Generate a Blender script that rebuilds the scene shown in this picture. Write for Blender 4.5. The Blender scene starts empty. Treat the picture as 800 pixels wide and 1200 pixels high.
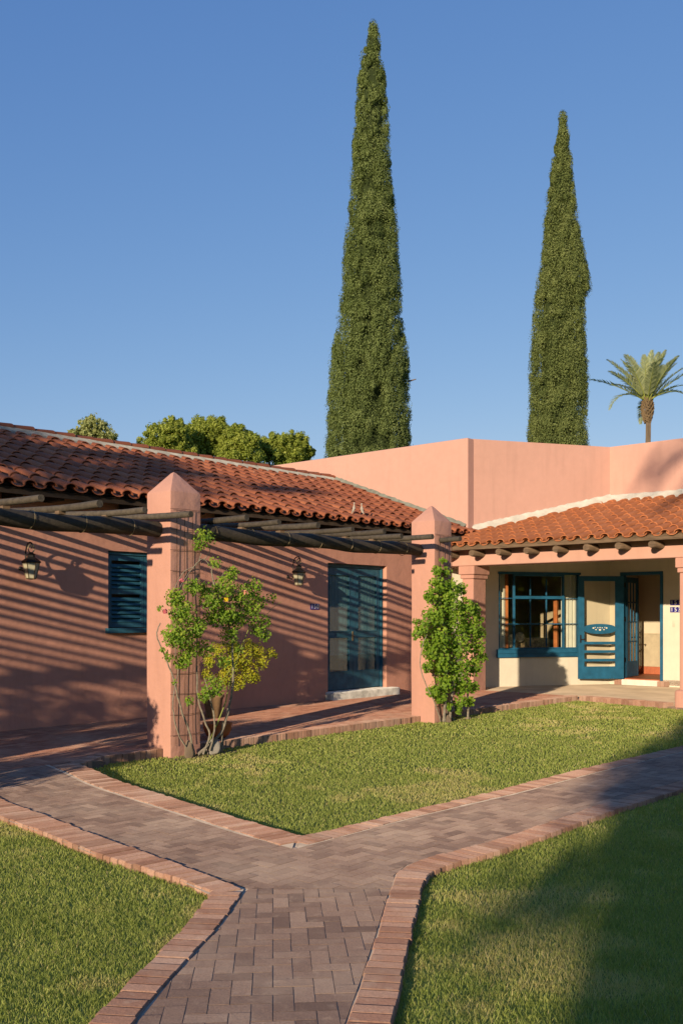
import bpy, bmesh, math, random
import numpy as np
from mathutils import Matrix, Vector, noise
from mathutils.geometry import tessellate_polygon
random.seed(7); RNG = np.random.default_rng(7)
SC = bpy.context.scene; COL = SC.collection
H = 1.6; FPX = 1150.0                      # camera height, focal length in photo pixels (800 px wide)

# ------------------------------------------------------------------ frames
def frame(x, y, deg, z=0.0):
    return Matrix.Translation((x, y, z)) @ Matrix.Rotation(math.radians(deg), 4, 'Z')
I4 = Matrix.Identity(4)
R1 = 48.43
F1 = frame(-1.94, 11.16, R1)               # x = u along the long wing, y = w into it
FA = frame(2.75, 20.87, 17.7)              # window wall of the porch
FB = frame(5.98, 21.9, -41.57)             # door wall of the porch
FP = frame(5.7, 17.0, -41.57)              # porch front, y = towards the house
U = Vector((.6636, .7482, 0)); W = Vector((-.7482, .6636, 0))
def uw(u, w, z=0): return F1 @ Vector((u, w, z))
def on_w(px, py, w):                       # calibrated point on a vertical plane w = const of the wing
    k = (px-400)/FPX; ax = -1.94 + w*W.x; ay = 11.16 + w*W.y
    t = (k*ay-ax)/(U.x-k*U.y); Y = ay+t*U.y
    return Vector((ax+t*U.x, Y, H+(720-py)*Y/FPX))
SUNH = Vector((.4046, .9145, 0)); SUNC = Vector((.9145, -.4046, 0)); SUNEL = 10.9
def ca(c, a, z=0):                          # c across the sunlight, a along it
    v = SUNC*c + SUNH*a; return Vector((v.x, v.y, z))

# ------------------------------------------------------------------ object helpers
def tag(o, label=None, cat=None, group=None, kind=None):
    if label: o['label'] = label
    if cat: o['category'] = cat
    if group: o['group'] = group
    if kind: o['kind'] = kind
    return o
def thing(name, label, cat, M=I4, group=None):
    o = bpy.data.objects.new(name, None); COL.objects.link(o)
    o.matrix_world = M; o.empty_display_size = .2
    TM[o.name] = M.copy()
    return tag(o, label, cat, group)
TM = {}
def world_of(o):
    M = I4
    while o is not None:
        M = (TM[o.name] if o.name in TM else I4) @ M
        o = o.parent
    return M
class MB:
    """collects polygons; F is the frame of the coordinates given to it"""
    def __init__(s, F=I4): s.v=[]; s.f=[]; s.m=[]; s.t=[]; s.sm=[]; s.F=F
    def poly(s, pts, faces, tint=0.5, smooth=False, mi=0):
        b=len(s.v)
        for p in pts: s.v.append(s.F @ Vector(p)); s.t.append(tint)
        for f in faces: s.f.append([b+i for i in f]); s.sm.append(smooth); s.m.append(mi)
    def box(s, x0,x1,y0,y1,z0,z1, tint=.5, mi=0):
        s.poly([(x0,y0,z0),(x1,y0,z0),(x1,y1,z0),(x0,y1,z0),(x0,y0,z1),(x1,y0,z1),(x1,y1,z1),(x0,y1,z1)],
               [(0,3,2,1),(4,5,6,7),(0,1,5,4),(1,2,6,5),(2,3,7,6),(3,0,4,7)],tint,False,mi)
    def prism(s, poly, z0, z1, tint=.5, bottom=True):
        n=len(poly)
        f=[tuple(range(n,2*n))]+[(i,(i+1)%n,n+(i+1)%n,n+i) for i in range(n)]
        if bottom: f.append(tuple(reversed(range(n))))
        s.poly([(p[0],p[1],z0) for p in poly]+[(p[0],p[1],z1) for p in poly], f, tint)
    def tube(s, pts, rad, n=8, tint=.5, cap=True, wob=0):
        pts=[Vector(p) for p in pts]; N=len(pts)
        if not hasattr(rad,'__len__'): rad=[rad]*N
        ring=[]; a=None
        for i,p in enumerate(pts):
            d=(pts[min(i+1,N-1)]-pts[max(i-1,0)]).normalized()
            if a is None:
                a=d.orthogonal().normalized()
            a=(a-d*a.dot(d)).normalized(); b=d.cross(a)
            for k in range(n):
                r=rad[i]*(1+(random.uniform(-wob,wob) if wob else 0))
                q=2*math.pi*k/n; ring.append(p+a*math.cos(q)*r+b*math.sin(q)*r)
        f=[]
        for i in range(N-1):
            for k in range(n):
                f.append((i*n+k,i*n+(k+1)%n,(i+1)*n+(k+1)%n,(i+1)*n+k))
        s.poly(ring,f,tint,True)
        if cap:
            s.poly([ring[k] for k in range(n)],[tuple(reversed(range(n)))],tint)
            s.poly([ring[(N-1)*n+k] for k in range(n)],[tuple(range(n))],tint)
    def lathe(s, prof, c=(0,0,0), n=20, tint=.5, smooth=True, cap=True):
        pts=[]
        for r,z in prof:
            for k in range(n):
                q=2*math.pi*(k+.5)/n; pts.append((c[0]+r*math.cos(q),c[1]+r*math.sin(q),c[2]+z))
        f=[]
        for i in range(len(prof)-1):
            for k in range(n): f.append((i*n+k,i*n+(k+1)%n,(i+1)*n+(k+1)%n,(i+1)*n+k))
        s.poly(pts,f,tint,smooth)
    def build(s, name, mat, parent=None, bevel=0, sub=0, wobble=0):
        o_=bpy.data.objects.new(name, bpy.data.meshes.new(name)); COL.objects.link(o_)
        Mi=world_of(parent).inverted() if parent else I4
        me=o_.data
        me.from_pydata([Mi@v for v in s.v],[],s.f)
        me.polygons.foreach_set('use_smooth', s.sm); me.polygons.foreach_set('material_index', s.m)
        at=me.attributes.new('tint','FLOAT','POINT'); at.data.foreach_set('value', s.t)
        for m in (mat if isinstance(mat,(list,tuple)) else [mat]): me.materials.append(m)
        if parent: o_.parent=parent
        if bevel:
            b=o_.modifiers.new('bevel','BEVEL'); b.width=bevel; b.segments=3; b.limit_method='ANGLE'
            b.harden_normals=False
        me.update()
        return o_
def struct(mb, name, mat, **k):
    return tag(mb.build(name,mat,**k), kind='structure')
def dup(root, M, label, group=None):
    r=root.copy(); COL.objects.link(r); r.matrix_world=M; TM[r.name]=M.copy()
    r['label']=label
    if group: r['group']=group
    for ch in list(root.children):
        c=ch.copy(); COL.objects.link(c); c.parent=r
        for g in ch.children:
            d=g.copy(); COL.objects.link(d); d.parent=c
    return r

# ------------------------------------------------------------------ materials
def nt(name):
    m=bpy.data.materials.new(name); m.use_nodes=True; t=m.node_tree
    b=t.nodes['Principled BSDF']; b.inputs['Specular IOR Level'].default_value=.25
    return m,t,b
def N(t,kind,**k):
    n=t.nodes.new(kind)
    for a,v in k.items():
        if a in n.inputs: n.inputs[a].default_value=v
        else: setattr(n,a,v)
    return n
def obj_coord(t, scale=(1,1,1)):
    tc=N(t,'ShaderNodeTexCoord'); mp=N(t,'ShaderNodeMapping'); mp.inputs['Scale'].default_value=scale
    t.links.new(tc.outputs['Object'],mp.inputs['Vector']); return mp.outputs['Vector']
def noise_n(t,vec,scale,detail=4,rough=.55):
    n=N(t,'ShaderNodeTexNoise'); n.inputs['Scale'].default_value=scale; n.inputs['Detail'].default_value=detail
    n.inputs['Roughness'].default_value=rough; t.links.new(vec,n.inputs['Vector']); return n.outputs['Fac']
def ramp(t,fac,stops):
    r=N(t,'ShaderNodeValToRGB'); e=r.color_ramp.elements
    while len(e)<len(stops): e.new(.5)
    for el,(p,c) in zip(e,stops): el.position=p; el.color=(*c,1)
    t.links.new(fac,r.inputs['Fac']); return r.outputs['Color']
def mix(t,fac,a,b,mode='MIX'):
    m=N(t,'ShaderNodeMix',data_type='RGBA',blend_type=mode)
    for s,v in ((0,fac),(6,a),(7,b)):
        if hasattr(v,'links') or hasattr(v,'node'): t.links.new(v,m.inputs[s])
        elif s==0: m.inputs[0].default_value=v
        else: m.inputs[s].default_value=(*v,1)
    return m.outputs[2]
def bump(t,b,fac,strength,dist,prev=None):
    n=N(t,'ShaderNodeBump'); n.inputs['Strength'].default_value=strength; n.inputs['Distance'].default_value=dist
    t.links.new(fac,n.inputs['Height'])
    if prev: t.links.new(prev,n.inputs['Normal'])
    t.links.new(n.outputs['Normal'],b.inputs['Normal']); return n.outputs['Normal']
def attr(t,name='tint'):
    a=N(t,'ShaderNodeAttribute'); a.attribute_name=name; return a.outputs['Fac']
def sc(c,k): return tuple(x*k for x in c)

def stucco(name,col,var=.10,bs=.5,bd=.012,scale=1.0):
    m,t,b=nt(name); v=obj_coord(t)
    n1=noise_n(t,v,.9*scale,5,.6); n2=noise_n(t,v,7*scale,4)
    c=ramp(t,n1,[(.3,sc(col,1-var)),(.7,sc(col,1+var*.6))])
    c=mix(t,.35,c,ramp(t,n2,[(.35,sc(col,.93)),(.65,sc(col,1.05))]))
    vs=obj_coord(t,(2.5,2.5,.25)); st=noise_n(t,vs,2.5,4)
    c=mix(t,ramp(t,st,[(.52,(0,0,0)),(.75,(.34,.34,.34))]),c,sc(col,.74))
    t.links.new(c,b.inputs['Base Color']); b.inputs['Roughness'].default_value=.93
    nb=noise_n(t,v,3.2*scale,3,.5); p=bump(t,b,nb,bs,bd*3)
    nb3=noise_n(t,v,14*scale,4,.6); p=bump(t,b,nb3,bs,bd,p)
    nb2=noise_n(t,v,70,3,.6); bump(t,b,nb2,bs*.6,.003,p)
    return m
PINK=(.62,.315,.21)
M_pink=stucco('pink_stucco',(.575,.335,.255),.06,.25,.004)
M_wing=stucco('rough_pink_stucco',(.62,.31,.215),.10,.55,.010)
M_pillar=stucco('pillar_stucco',(.54,.29,.215),.08,.6,.010)
M_cream=stucco('cream_stucco',(.72,.66,.52),.04,.25,.006)
M_inner=stucco('inner_plaster',(.62,.55,.40),.04,.1,.003)

def tile_mat(name,a,b_,c_,lich):
    m,t,b=nt(name); v=obj_coord(t); tf=attr(t)
    c=ramp(t,tf,[(0,a),(.5,b_),(1,c_)])
    n=noise_n(t,v,2.2,5,.65); c=mix(t,ramp(t,n,[(.4,(0,0,0)),(.72,(.5,.5,.5))]),c,sc(a,.62))
    n3=noise_n(t,v,28,4,.6); c=mix(t,ramp(t,n3,[(.35,(.45,.45,.45)),(.65,(0,0,0))]),c,sc(b_,.72))
    n2=noise_n(t,v,9,5,.7); c=mix(t,ramp(t,n2,[(.66,(0,0,0)),(.72,(lich,lich,lich))]),c,(.42,.38,.28))
    t.links.new(c,b.inputs['Base Color']); b.inputs['Roughness'].default_value=.8
    bump(t,b,noise_n(t,v,45,4),.5,.004); return m
M_tileL=tile_mat('weathered_tile',(.23,.075,.038),(.36,.115,.05),(.47,.17,.075),.75)
M_tileR=tile_mat('orange_tile',(.47,.155,.055),(.56,.195,.07),(.64,.24,.095),.12)
def flat(name,col,rough=.8,bs=0,bscale=30,var=.1,metal=0,nscale=6,stretch=(1,1,1)):
    m,t,b=nt(name); v=obj_coord(t,stretch)
    c=ramp(t,noise_n(t,v,nscale,4,.6),[(.3,sc(col,1-var)),(.7,sc(col,1+var))])
    t.links.new(c,b.inputs['Base Color']); b.inputs['Roughness'].default_value=rough; b.inputs['Metallic'].default_value=metal
    if rough>=.8: b.inputs['Diffuse Roughness'].default_value=1.0
    if bs: bump(t,b,noise_n(t,v,bscale,4,.6),bs,.004)
    return m
M_mortarG=flat('grey_mortar',(.33,.32,.27),.95,.7,20,.3)
M_mortarW=flat('pale_mortar',(.52,.50,.43),.95,.7,20,.15)
M_kbase=flat('kerb_base',(.21,.145,.105),.95,.8,25,.3)
M_kjoint=flat('pale_kerb_joint',(.40,.33,.26),.95,.10,40,.25)
M_joint=flat('sandy_joint',(.38,.31,.24),.95,.12,60,.3)
M_blue=flat('blue_paint',(.016,.105,.19),.5,.2,40,.22)
M_blueL=flat('weathered_blue_paint',(.03,.12,.17),.5,.25,40,.3)
M_iron=flat('dark_iron',(.035,.032,.028),.5,.2,40,.3,.6)
M_rust=flat('rusty_wire',(.12,.065,.045),.8)
M_brass=flat('old_bronze',(.26,.21,.12),.5,.2,40,.4,.6)
M_lampglass=flat('frosted_lamp_glass',(.42,.40,.28),.35,0,10,.15)
M_terra=flat('terracotta',(.42,.14,.05),.75,.3,30,.3)
M_curtain=flat('white_curtain',(.72,.67,.54),.95,0,10,.06)
M_doorcurtain=flat('grey_green_curtain',(.24,.40,.42),.95,0,10,.1)
M_orange=flat('orange_curtain',(.50,.17,.05),.95,.3,30,.2)
M_floorT=flat('terracotta_floor',(.42,.13,.06),.5,.1,10,.15)
M_wood=flat('brown_wood',(.17,.115,.07),.8,.5,25,.35,0,5,(1,1,6))
M_woodD=flat('dark_wood',(.05,.036,.025),.85,.5,25,.3)
M_whitewash=flat('whitewashed_masonry',(.55,.53,.47),.9,.8,14,.35)
M_slab=flat('tan_concrete',(.38,.30,.21),.85,.08,30,.22,0,1.6)
M_bark=flat('bark',(.17,.13,.09),.9,.8,18,.35,0,6,(1,1,.3))
M_cane=flat('grey_cane',(.25,.22,.165),.85,.6,30,.35,0,30)
M_greencane=flat('green_cane',(.26,.30,.07),.7,0)
M_sofa=flat('floral_fabric',(.42,.30,.15),.9,.2,30,.75,0,22)
M_dove=flat('dove_feather',(.46,.42,.34),.8,.2,60,.12)
M_white=flat('white_enamel',(.8,.8,.76),.4)
M_dkblue=flat('blue_enamel',(.03,.025,.22),.25)
M_stone=flat('grey_stone',(.30,.28,.24),.9,.9,12,.3)
M_soil=flat('soil',(.10,.075,.05),.95,.8,20,.4)

def brick_mat(name,stops,dirt,spec=.25):
    m,t,b=nt(name); v=obj_coord(t); c=ramp(t,attr(t),stops)
    n=noise_n(t,v,90,4,.7); c=mix(t,ramp(t,n,[(.3,(.55,.55,.55)),(.6,(0,0,0))]),c,sc(stops[0][1],.6))
    n=noise_n(t,v,1.1,5,.7); c=mix(t,ramp(t,n,[(.45,(0,0,0)),(.75,(.55,.55,.55))]),c,dirt)
    n=noise_n(t,v,12,5,.7); c=mix(t,ramp(t,n,[(.55,(0,0,0)),(.75,(.35,.35,.35))]),c,sc(dirt,1.15))
    t.links.new(c,b.inputs['Base Color']); b.inputs['Roughness'].default_value=.86
    b.inputs['Specular IOR Level'].default_value=spec; b.inputs['Diffuse Roughness'].default_value=1.0
    p=bump(t,b,noise_n(t,v,18,4,.6),.4,.006); bump(t,b,noise_n(t,v,130,3,.6),.6,.002,p); return m
M_paver=brick_mat('path_paver',[(0,(.17,.115,.09)),(.5,(.27,.185,.14)),(1,(.37,.265,.20))],(.42,.33,.25))
M_kerb=brick_mat('kerb_brick',[(0,(.27,.145,.095)),(.5,(.41,.23,.155)),(1,(.50,.32,.23))],(.50,.40,.31))
M_terr=brick_mat('terrace_brick',[(0,(.27,.125,.08)),(.5,(.36,.175,.115)),(1,(.44,.24,.16))],(.44,.32,.23))

def log_mat():
    m,t,b=nt('weathered_log'); v=obj_coord(t); a=attr(t)
    c=ramp(t,a,[(0,(.055,.046,.034)),(1,(.12,.10,.073))])
    n=noise_n(t,v,16,5,.7); c=mix(t,ramp(t,n,[(.35,(.6,.6,.6)),(.6,(0,0,0))]),c,(.03,.026,.02))
    t.links.new(c,b.inputs['Base Color']); b.inputs['Roughness'].default_value=.75
    bump(t,b,noise_n(t,v,30,5,.7),.8,.008); return m
M_log=log_mat()
def leaf_mat(name,stops,trans=.35,rough=.55,tcol=1.6):
    m=bpy.data.materials.new(name); m.use_nodes=True; t=m.node_tree
    for n in list(t.nodes): t.nodes.remove(n)
    o=N(t,'ShaderNodeOutputMaterial'); c=ramp(t,attr(t),stops)
    p=N(t,'ShaderNodeBsdfPrincipled'); p.inputs['Roughness'].default_value=rough; p.inputs['Specular IOR Level'].default_value=.3
    t.links.new(c,p.inputs['Base Color'])
    tr=N(t,'ShaderNodeBsdfTranslucent'); c2=mix(t,1.0,c,(tcol,tcol,tcol*.5),'MULTIPLY'); t.links.new(c2,tr.inputs['Color'])
    mx=N(t,'ShaderNodeMixShader'); mx.inputs[0].default_value=trans
    t.links.new(p.outputs[0],mx.inputs[1]); t.links.new(tr.outputs[0],mx.inputs[2]); t.links.new(mx.outputs[0],o.inputs['Surface'])
    return m
M_grass=leaf_mat('grass_blade',[(0,(.22,.28,.05)),(.5,(.43,.50,.125)),(.8,(.60,.56,.20)),(1,(.70,.60,.30))],.4,.6,1.15)
M_rose=leaf_mat('rose_leaf',[(0,(.09,.17,.02)),(.6,(.23,.37,.035)),(1,(.40,.48,.05))],.45)
M_vine=leaf_mat('vine_leaf',[(0,(.10,.19,.018)),(.6,(.22,.36,.03)),(1,(.36,.46,.05))],.45)
M_yel=leaf_mat('yellow_leaf',[(0,(.16,.22,.015)),(.5,(.42,.45,.03)),(1,(.50,.42,.02))],.35)
M_cyp=leaf_mat('cypress_leaf',[(0,(.085,.12,.032)),(.5,(.16,.21,.06)),(1,(.24,.29,.10))],.25,.8)
M_cyp2=leaf_mat('olive_cypress_leaf',[(0,(.085,.12,.032)),(.5,(.17,.21,.06)),(1,(.25,.29,.10))],.25,.8)
M_tree=leaf_mat('tree_leaf',[(0,(.12,.16,.025)),(.5,(.27,.33,.05)),(1,(.42,.45,.09))],.35,.6)
M_pale=leaf_mat('pale_leaf',[(0,(.16,.19,.06)),(.5,(.33,.36,.13)),(1,(.46,.47,.2))],.3,.6)
M_palm=leaf_mat('palm_leaf',[(0,(.14,.18,.09)),(.5,(.31,.36,.19)),(1,(.46,.48,.26))],.2,.5)
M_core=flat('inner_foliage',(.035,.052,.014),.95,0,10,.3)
M_petal=leaf_mat('petal',[(0,(.55,.12,.16)),(.5,(.7,.3,.3)),(1,(.8,.6,.03))],.3)

def glass_mat(name,tint=(.9,.95,.95),ior=1.5,rough=.02):
    m=bpy.data.materials.new(name); m.use_nodes=True; t=m.node_tree
    for n in list(t.nodes): t.nodes.remove(n)
    o=N(t,'ShaderNodeOutputMaterial'); tr=N(t,'ShaderNodeBsdfTransparent'); tr.inputs[0].default_value=(*tint,1)
    g=N(t,'ShaderNodeBsdfGlossy'); g.inputs['Roughness'].default_value=rough
    lw=N(t,'ShaderNodeLayerWeight'); lw.inputs['Blend'].default_value=.5     # Facing = 1 - |cos|, the same from both sides
    pw=N(t,'ShaderNodeMath',operation='POWER'); pw.inputs[1].default_value=5; t.links.new(lw.outputs['Facing'],pw.inputs[0])
    f0=((ior-1)/(ior+1))**2*2; ma=N(t,'ShaderNodeMath',operation='MULTIPLY_ADD'); ma.inputs[1].default_value=1-f0; ma.inputs[2].default_value=f0
    t.links.new(pw.outputs[0],ma.inputs[0]); mx=N(t,'ShaderNodeMixShader')
    t.links.new(ma.outputs[0],mx.inputs[0]); t.links.new(tr.outputs[0],mx.inputs[1]); t.links.new(g.outputs[0],mx.inputs[2])
    t.links.new(mx.outputs[0],o.inputs['Surface']); return m
M_glass=glass_mat('window_glass')
M_screen=glass_mat('insect_screen',(.86,.84,.78),1.06,.6)

def dusty_glass(name):
    m=glass_mat(name,(.62,.70,.70)); t=m.node_tree; o=[n for n in t.nodes if n.type=='OUTPUT_MATERIAL'][0]; src=o.inputs['Surface'].links[0].from_socket
    d=N(t,'ShaderNodeBsdfDiffuse'); v=obj_coord(t); c=ramp(t,noise_n(t,v,6,4,.6),[(.3,(.09,.24,.30)),(.7,(.15,.32,.37))]); t.links.new(c,d.inputs[0])
    mx=N(t,'ShaderNodeMixShader'); mx.inputs[0].default_value=.30
    t.links.new(src,mx.inputs[1]); t.links.new(d.outputs[0],mx.inputs[2]); t.links.new(mx.outputs[0],o.inputs['Surface']); return m
M_glassD=dusty_glass('dusty_glass')
def ground_mat():
    m,t,b=nt('turf'); v=obj_coord(t)
    c=ramp(t,noise_n(t,v,55,4,.7),[(.3,(.17,.21,.045)),(.7,(.33,.35,.10))])
    n=noise_n(t,v,.8,5,.6); c=mix(t,ramp(t,n,[(.5,(0,0,0)),(.7,(.6,.6,.6))]),c,(.20,.17,.07))
    t.links.new(c,b.inputs['Base Color']); b.inputs['Roughness'].default_value=.95; b.inputs['Specular IOR Level'].default_value=.05
    bump(t,b,noise_n(t,v,90,3),.8,.02); return m
M_turf=ground_mat()

# ------------------------------------------------------------------ ground, paths
LAWN=-.027
mb=MB(); mb.poly([(-900,-400,LAWN-.012),(900,-400,LAWN-.012),(900,1800,LAWN-.012),(-900,1800,LAWN-.012)],[(0,1,2,3)])
struct(mb,'ground',M_turf)
def clip(sub,tri):
    out=sub
    for i in range(3):
        a,b=tri[i],tri[(i+1)%3]; ex,ey=b[0]-a[0],b[1]-a[1]
        inp=out; out=[]
        if not inp: return []
        for j in range(len(inp)):
            p,q=inp[j],inp[(j+1)%len(inp)]
            dp=ex*(p[1]-a[1])-ey*(p[0]-a[0]); dq=ex*(q[1]-a[1])-ey*(q[0]-a[0])
            if dp>=0: out.append(p)
            if (dp>=0)!=(dq>=0):
                k=dp/(dp-dq); out.append((p[0]+(q[0]-p[0])*k,p[1]+(q[1]-p[1])*k))
    return out
def tris_of(poly):
    T=tessellate_polygon([[Vector((p[0],p[1],0)) for p in poly]]); r=[]
    for t in T:
        q=[poly[i] for i in t]
        if (q[1][0]-q[0][0])*(q[2][1]-q[0][1])-(q[1][1]-q[0][1])*(q[2][0]-q[0][0])<0: q.reverse()
        r.append(q)
    return r
def smooth(x): x=max(0,min(1,x)); return x*x*(3-2*x)
F1i=F1.inverted()
def path_z(x,y):
    p=F1i@Vector((x,y,0)); return .05*smooth((p.y+1.3)/1.35) if p.x<0.2 else 0
def herringbone(poly,M,wid,zf,gap=.006,jit=.0012,depth=.03):
    """brick prisms in 90 degree herringbone clipped to poly (world xy)"""
    mb=MB(); Mi=M.inverted(); P=[(Mi@Vector((p[0],p[1],0))).to_2d() for p in poly]; P=[(p[0],p[1]) for p in P]
    T=tris_of(P); xs=[p[0] for p in P]; ys=[p[1] for p in P]
    boxes=[(min(q[0] for q in t),max(q[0] for q in t),min(q[1] for q in t),max(q[1] for q in t)) for t in T]
    for i in range(int(min(xs)/wid)-2,int(max(xs)/wid)+2):
        for j in range(int(min(ys)/wid)-2,int(max(ys)/wid)+2):
            k=(i-j)%4
            if k==0: r=(i*wid,(i+2)*wid,j*wid,(j+1)*wid)
            elif k==3: r=(i*wid,(i+1)*wid,j*wid,(j+2)*wid)
            else: continue
            g=gap*.5; dx=random.uniform(-.0015,.0015)
            q=[(r[0]+g+dx,r[2]+g),(r[1]-g+dx,r[2]+g+random.uniform(0,.002)),(r[1]-g,r[3]-g),(r[0]+g,r[3]-g-random.uniform(0,.002))]
            tint=min(1,max(0,random.gauss(.42,.25))); zj=random.uniform(-jit,jit)
            for t,bx in zip(T,boxes):
                if r[1]<bx[0] or r[0]>bx[1] or r[3]<bx[2] or r[2]>bx[3]: continue
                c=clip(q,t)
                if len(c)>=3:
                    area=abs(sum(c[a][0]*c[(a+1)%len(c)][1]-c[(a+1)%len(c)][0]*c[a][1] for a in range(len(c))))/2
                    if area<2e-5: continue
                    w3=[M@Vector((a[0],a[1],0)) for a in c]; n=len(c)
                    pts=[(a.x,a.y,zf(a.x,a.y)+zj-depth) for a in w3]+[(a.x,a.y,zf(a.x,a.y)+zj) for a in w3]
                    mb.poly(pts,[tuple(range(n,2*n))]+[(a,(a+1)%n,n+(a+1)%n,n+a) for a in range(n)],tint)
    return mb
def ws(pts): return [tuple((uw(u,w)).to_2d()) for u,w in pts]
left_in=[(-3.62,9.27),(-2.95,8.48),(-2.28,7.70),(-1.71,7.02),(-1.10,6.32),(-.81,5.99),(-.56,5.71)]
left_out=[(-3.34,8.45),(-2.67,7.67),(-2.17,7.13),(-1.72,6.59),(-1.36,6.26),(-1.03,5.94),(-.75,5.56)]
stemL_in=[(-.56,5.71),(-.62,5.08),(-.75,4.31),(-.81,3.83),(-1.0,2.4),(-1.1,.3)]
stemL_out=[(-.75,5.56),(-.80,5.0),(-.92,4.25),(-.99,3.83),(-1.18,2.4),(-1.28,.3)]
cenL_in=[(-3.02,10.11),(-2.42,9.29),(-1.39,8.0),(-.75,7.19),(-.31,6.72)]
cenL_out=[(-2.75,10.20),(-2.22,9.50),(-1.26,8.26),(-.66,7.50),(-.31,7.04)]
cenR_in=[(-.31,6.72),(0,7.08),(.68,7.86),(1.52,8.72),(2.59,9.95),(3.98,11.43),(8.0,15.7)]
cenR_out=[(-.31,7.04),(0.0,7.34),(.62,8.04),(1.44,8.94),(2.50,10.16),(3.88,11.64),(7.9,15.9)]
rR_in=[(.02,3.83),(.09,4.28),(.18,4.91),(.27,5.58),(.33,6.02),(.42,6.26),(.55,6.42),(.88,6.72),(1.25,7.12),(2.14,8.21),(3.28,9.44),(7.5,13.9)]
rR_out=[(.19,3.83),(.26,4.28),(.345,4.84),(.44,5.52),(.50,5.90),(.57,6.10),(.67,6.24),(.99,6.55),(1.37,6.96),(2.27,8.05),(3.40,9.28),(7.62,13.75)]
rR_in=[(-.1,2.4),(-.16,.3)][::-1]+rR_in; rR_out=[(.07,2.4),(.01,.3)][::-1]+rR_out
def inset(line,d,side):
    out=[]
    for i,p in enumerate(line):
        a=Vector(line[max(0,i-1)]); b=Vector(line[min(len(line)-1,i+1)]); t=(b-a).normalized(); n=Vector((-t.y,t.x))*side
        out.append((p[0]+n.x*d,p[1]+n.y*d))
    return out
tl=tuple(uw(-.95,.10).to_2d()); tll=tuple(uw(-2.78,.10).to_2d())
g=.009
polyX=[tll]+inset(left_in,g,1)[1:-1]+[(-.545,5.73),(.31,5.73)]+inset(rR_in,g,1)[6:]+inset(cenR_in,g,-1)[::-1]+inset(cenL_in,.03,-1)[::-1][1:]
polyX=[p for p in polyX]
stem=inset(stemL_in,g,1)[::-1]; stem[-1]=(-.545,5.72)
polyS=stem+[(.31,5.72)]+inset(rR_in,g,1)[:6][::-1][0:]
F45=Matrix.Rotation(math.radians(4),4,'Z')
paver_x=herringbone(polyX,F1,.088,path_z,.004)
paver_s=herringbone(polyS,F45,.088,lambda x,y:0,.004)
for a in ('v','f','m','t','sm'):
    pass
b=len(paver_x.v); paver_x.v+=paver_s.v; paver_x.t+=paver_s.t; paver_x.f+=[[b+i for i in f] for f in paver_s.f]; paver_x.m+=paver_s.m; paver_x.sm+=paver_s.sm
struct(paver_x,'path',M_paver)
# mortar bed under pavers and kerbs
bed=MB()
outline=[tll]+inset(left_out,.03,1)[1:]+inset(stemL_out,.03,1)[1:]+inset(rR_out,.03,1)+inset(cenR_out,.03,-1)[::-1]+inset(cenL_out,.03,-1)[::-1][1:]
OT=tris_of([(p.x,p.y) for p in [F1i@Vector((q[0],q[1],0)) for q in outline]])
for t in OT:
    for i in range(-40,1):                   # thin strips so that the bed follows the ramp
        a=-1.32+.1*(i) if i<0 else -1.32
        if i==-40: w0,w1=-14,-1.3
        else: w0,w1=-1.3+.05*(i+39),-1.3+.05*(i+40)
        if w0>.4: continue
        q=clip([(-12,w0),(14,w0),(14,w1),(-12,w1)],t)
        if len(q)>=3:
            ww=[uw(*a_) for a_ in q]; bed.poly([(p.x,p.y,path_z(p.x,p.y)-.004) for p in ww],[tuple(range(len(q)))])
struct(bed,'path_bed',M_joint)
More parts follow.
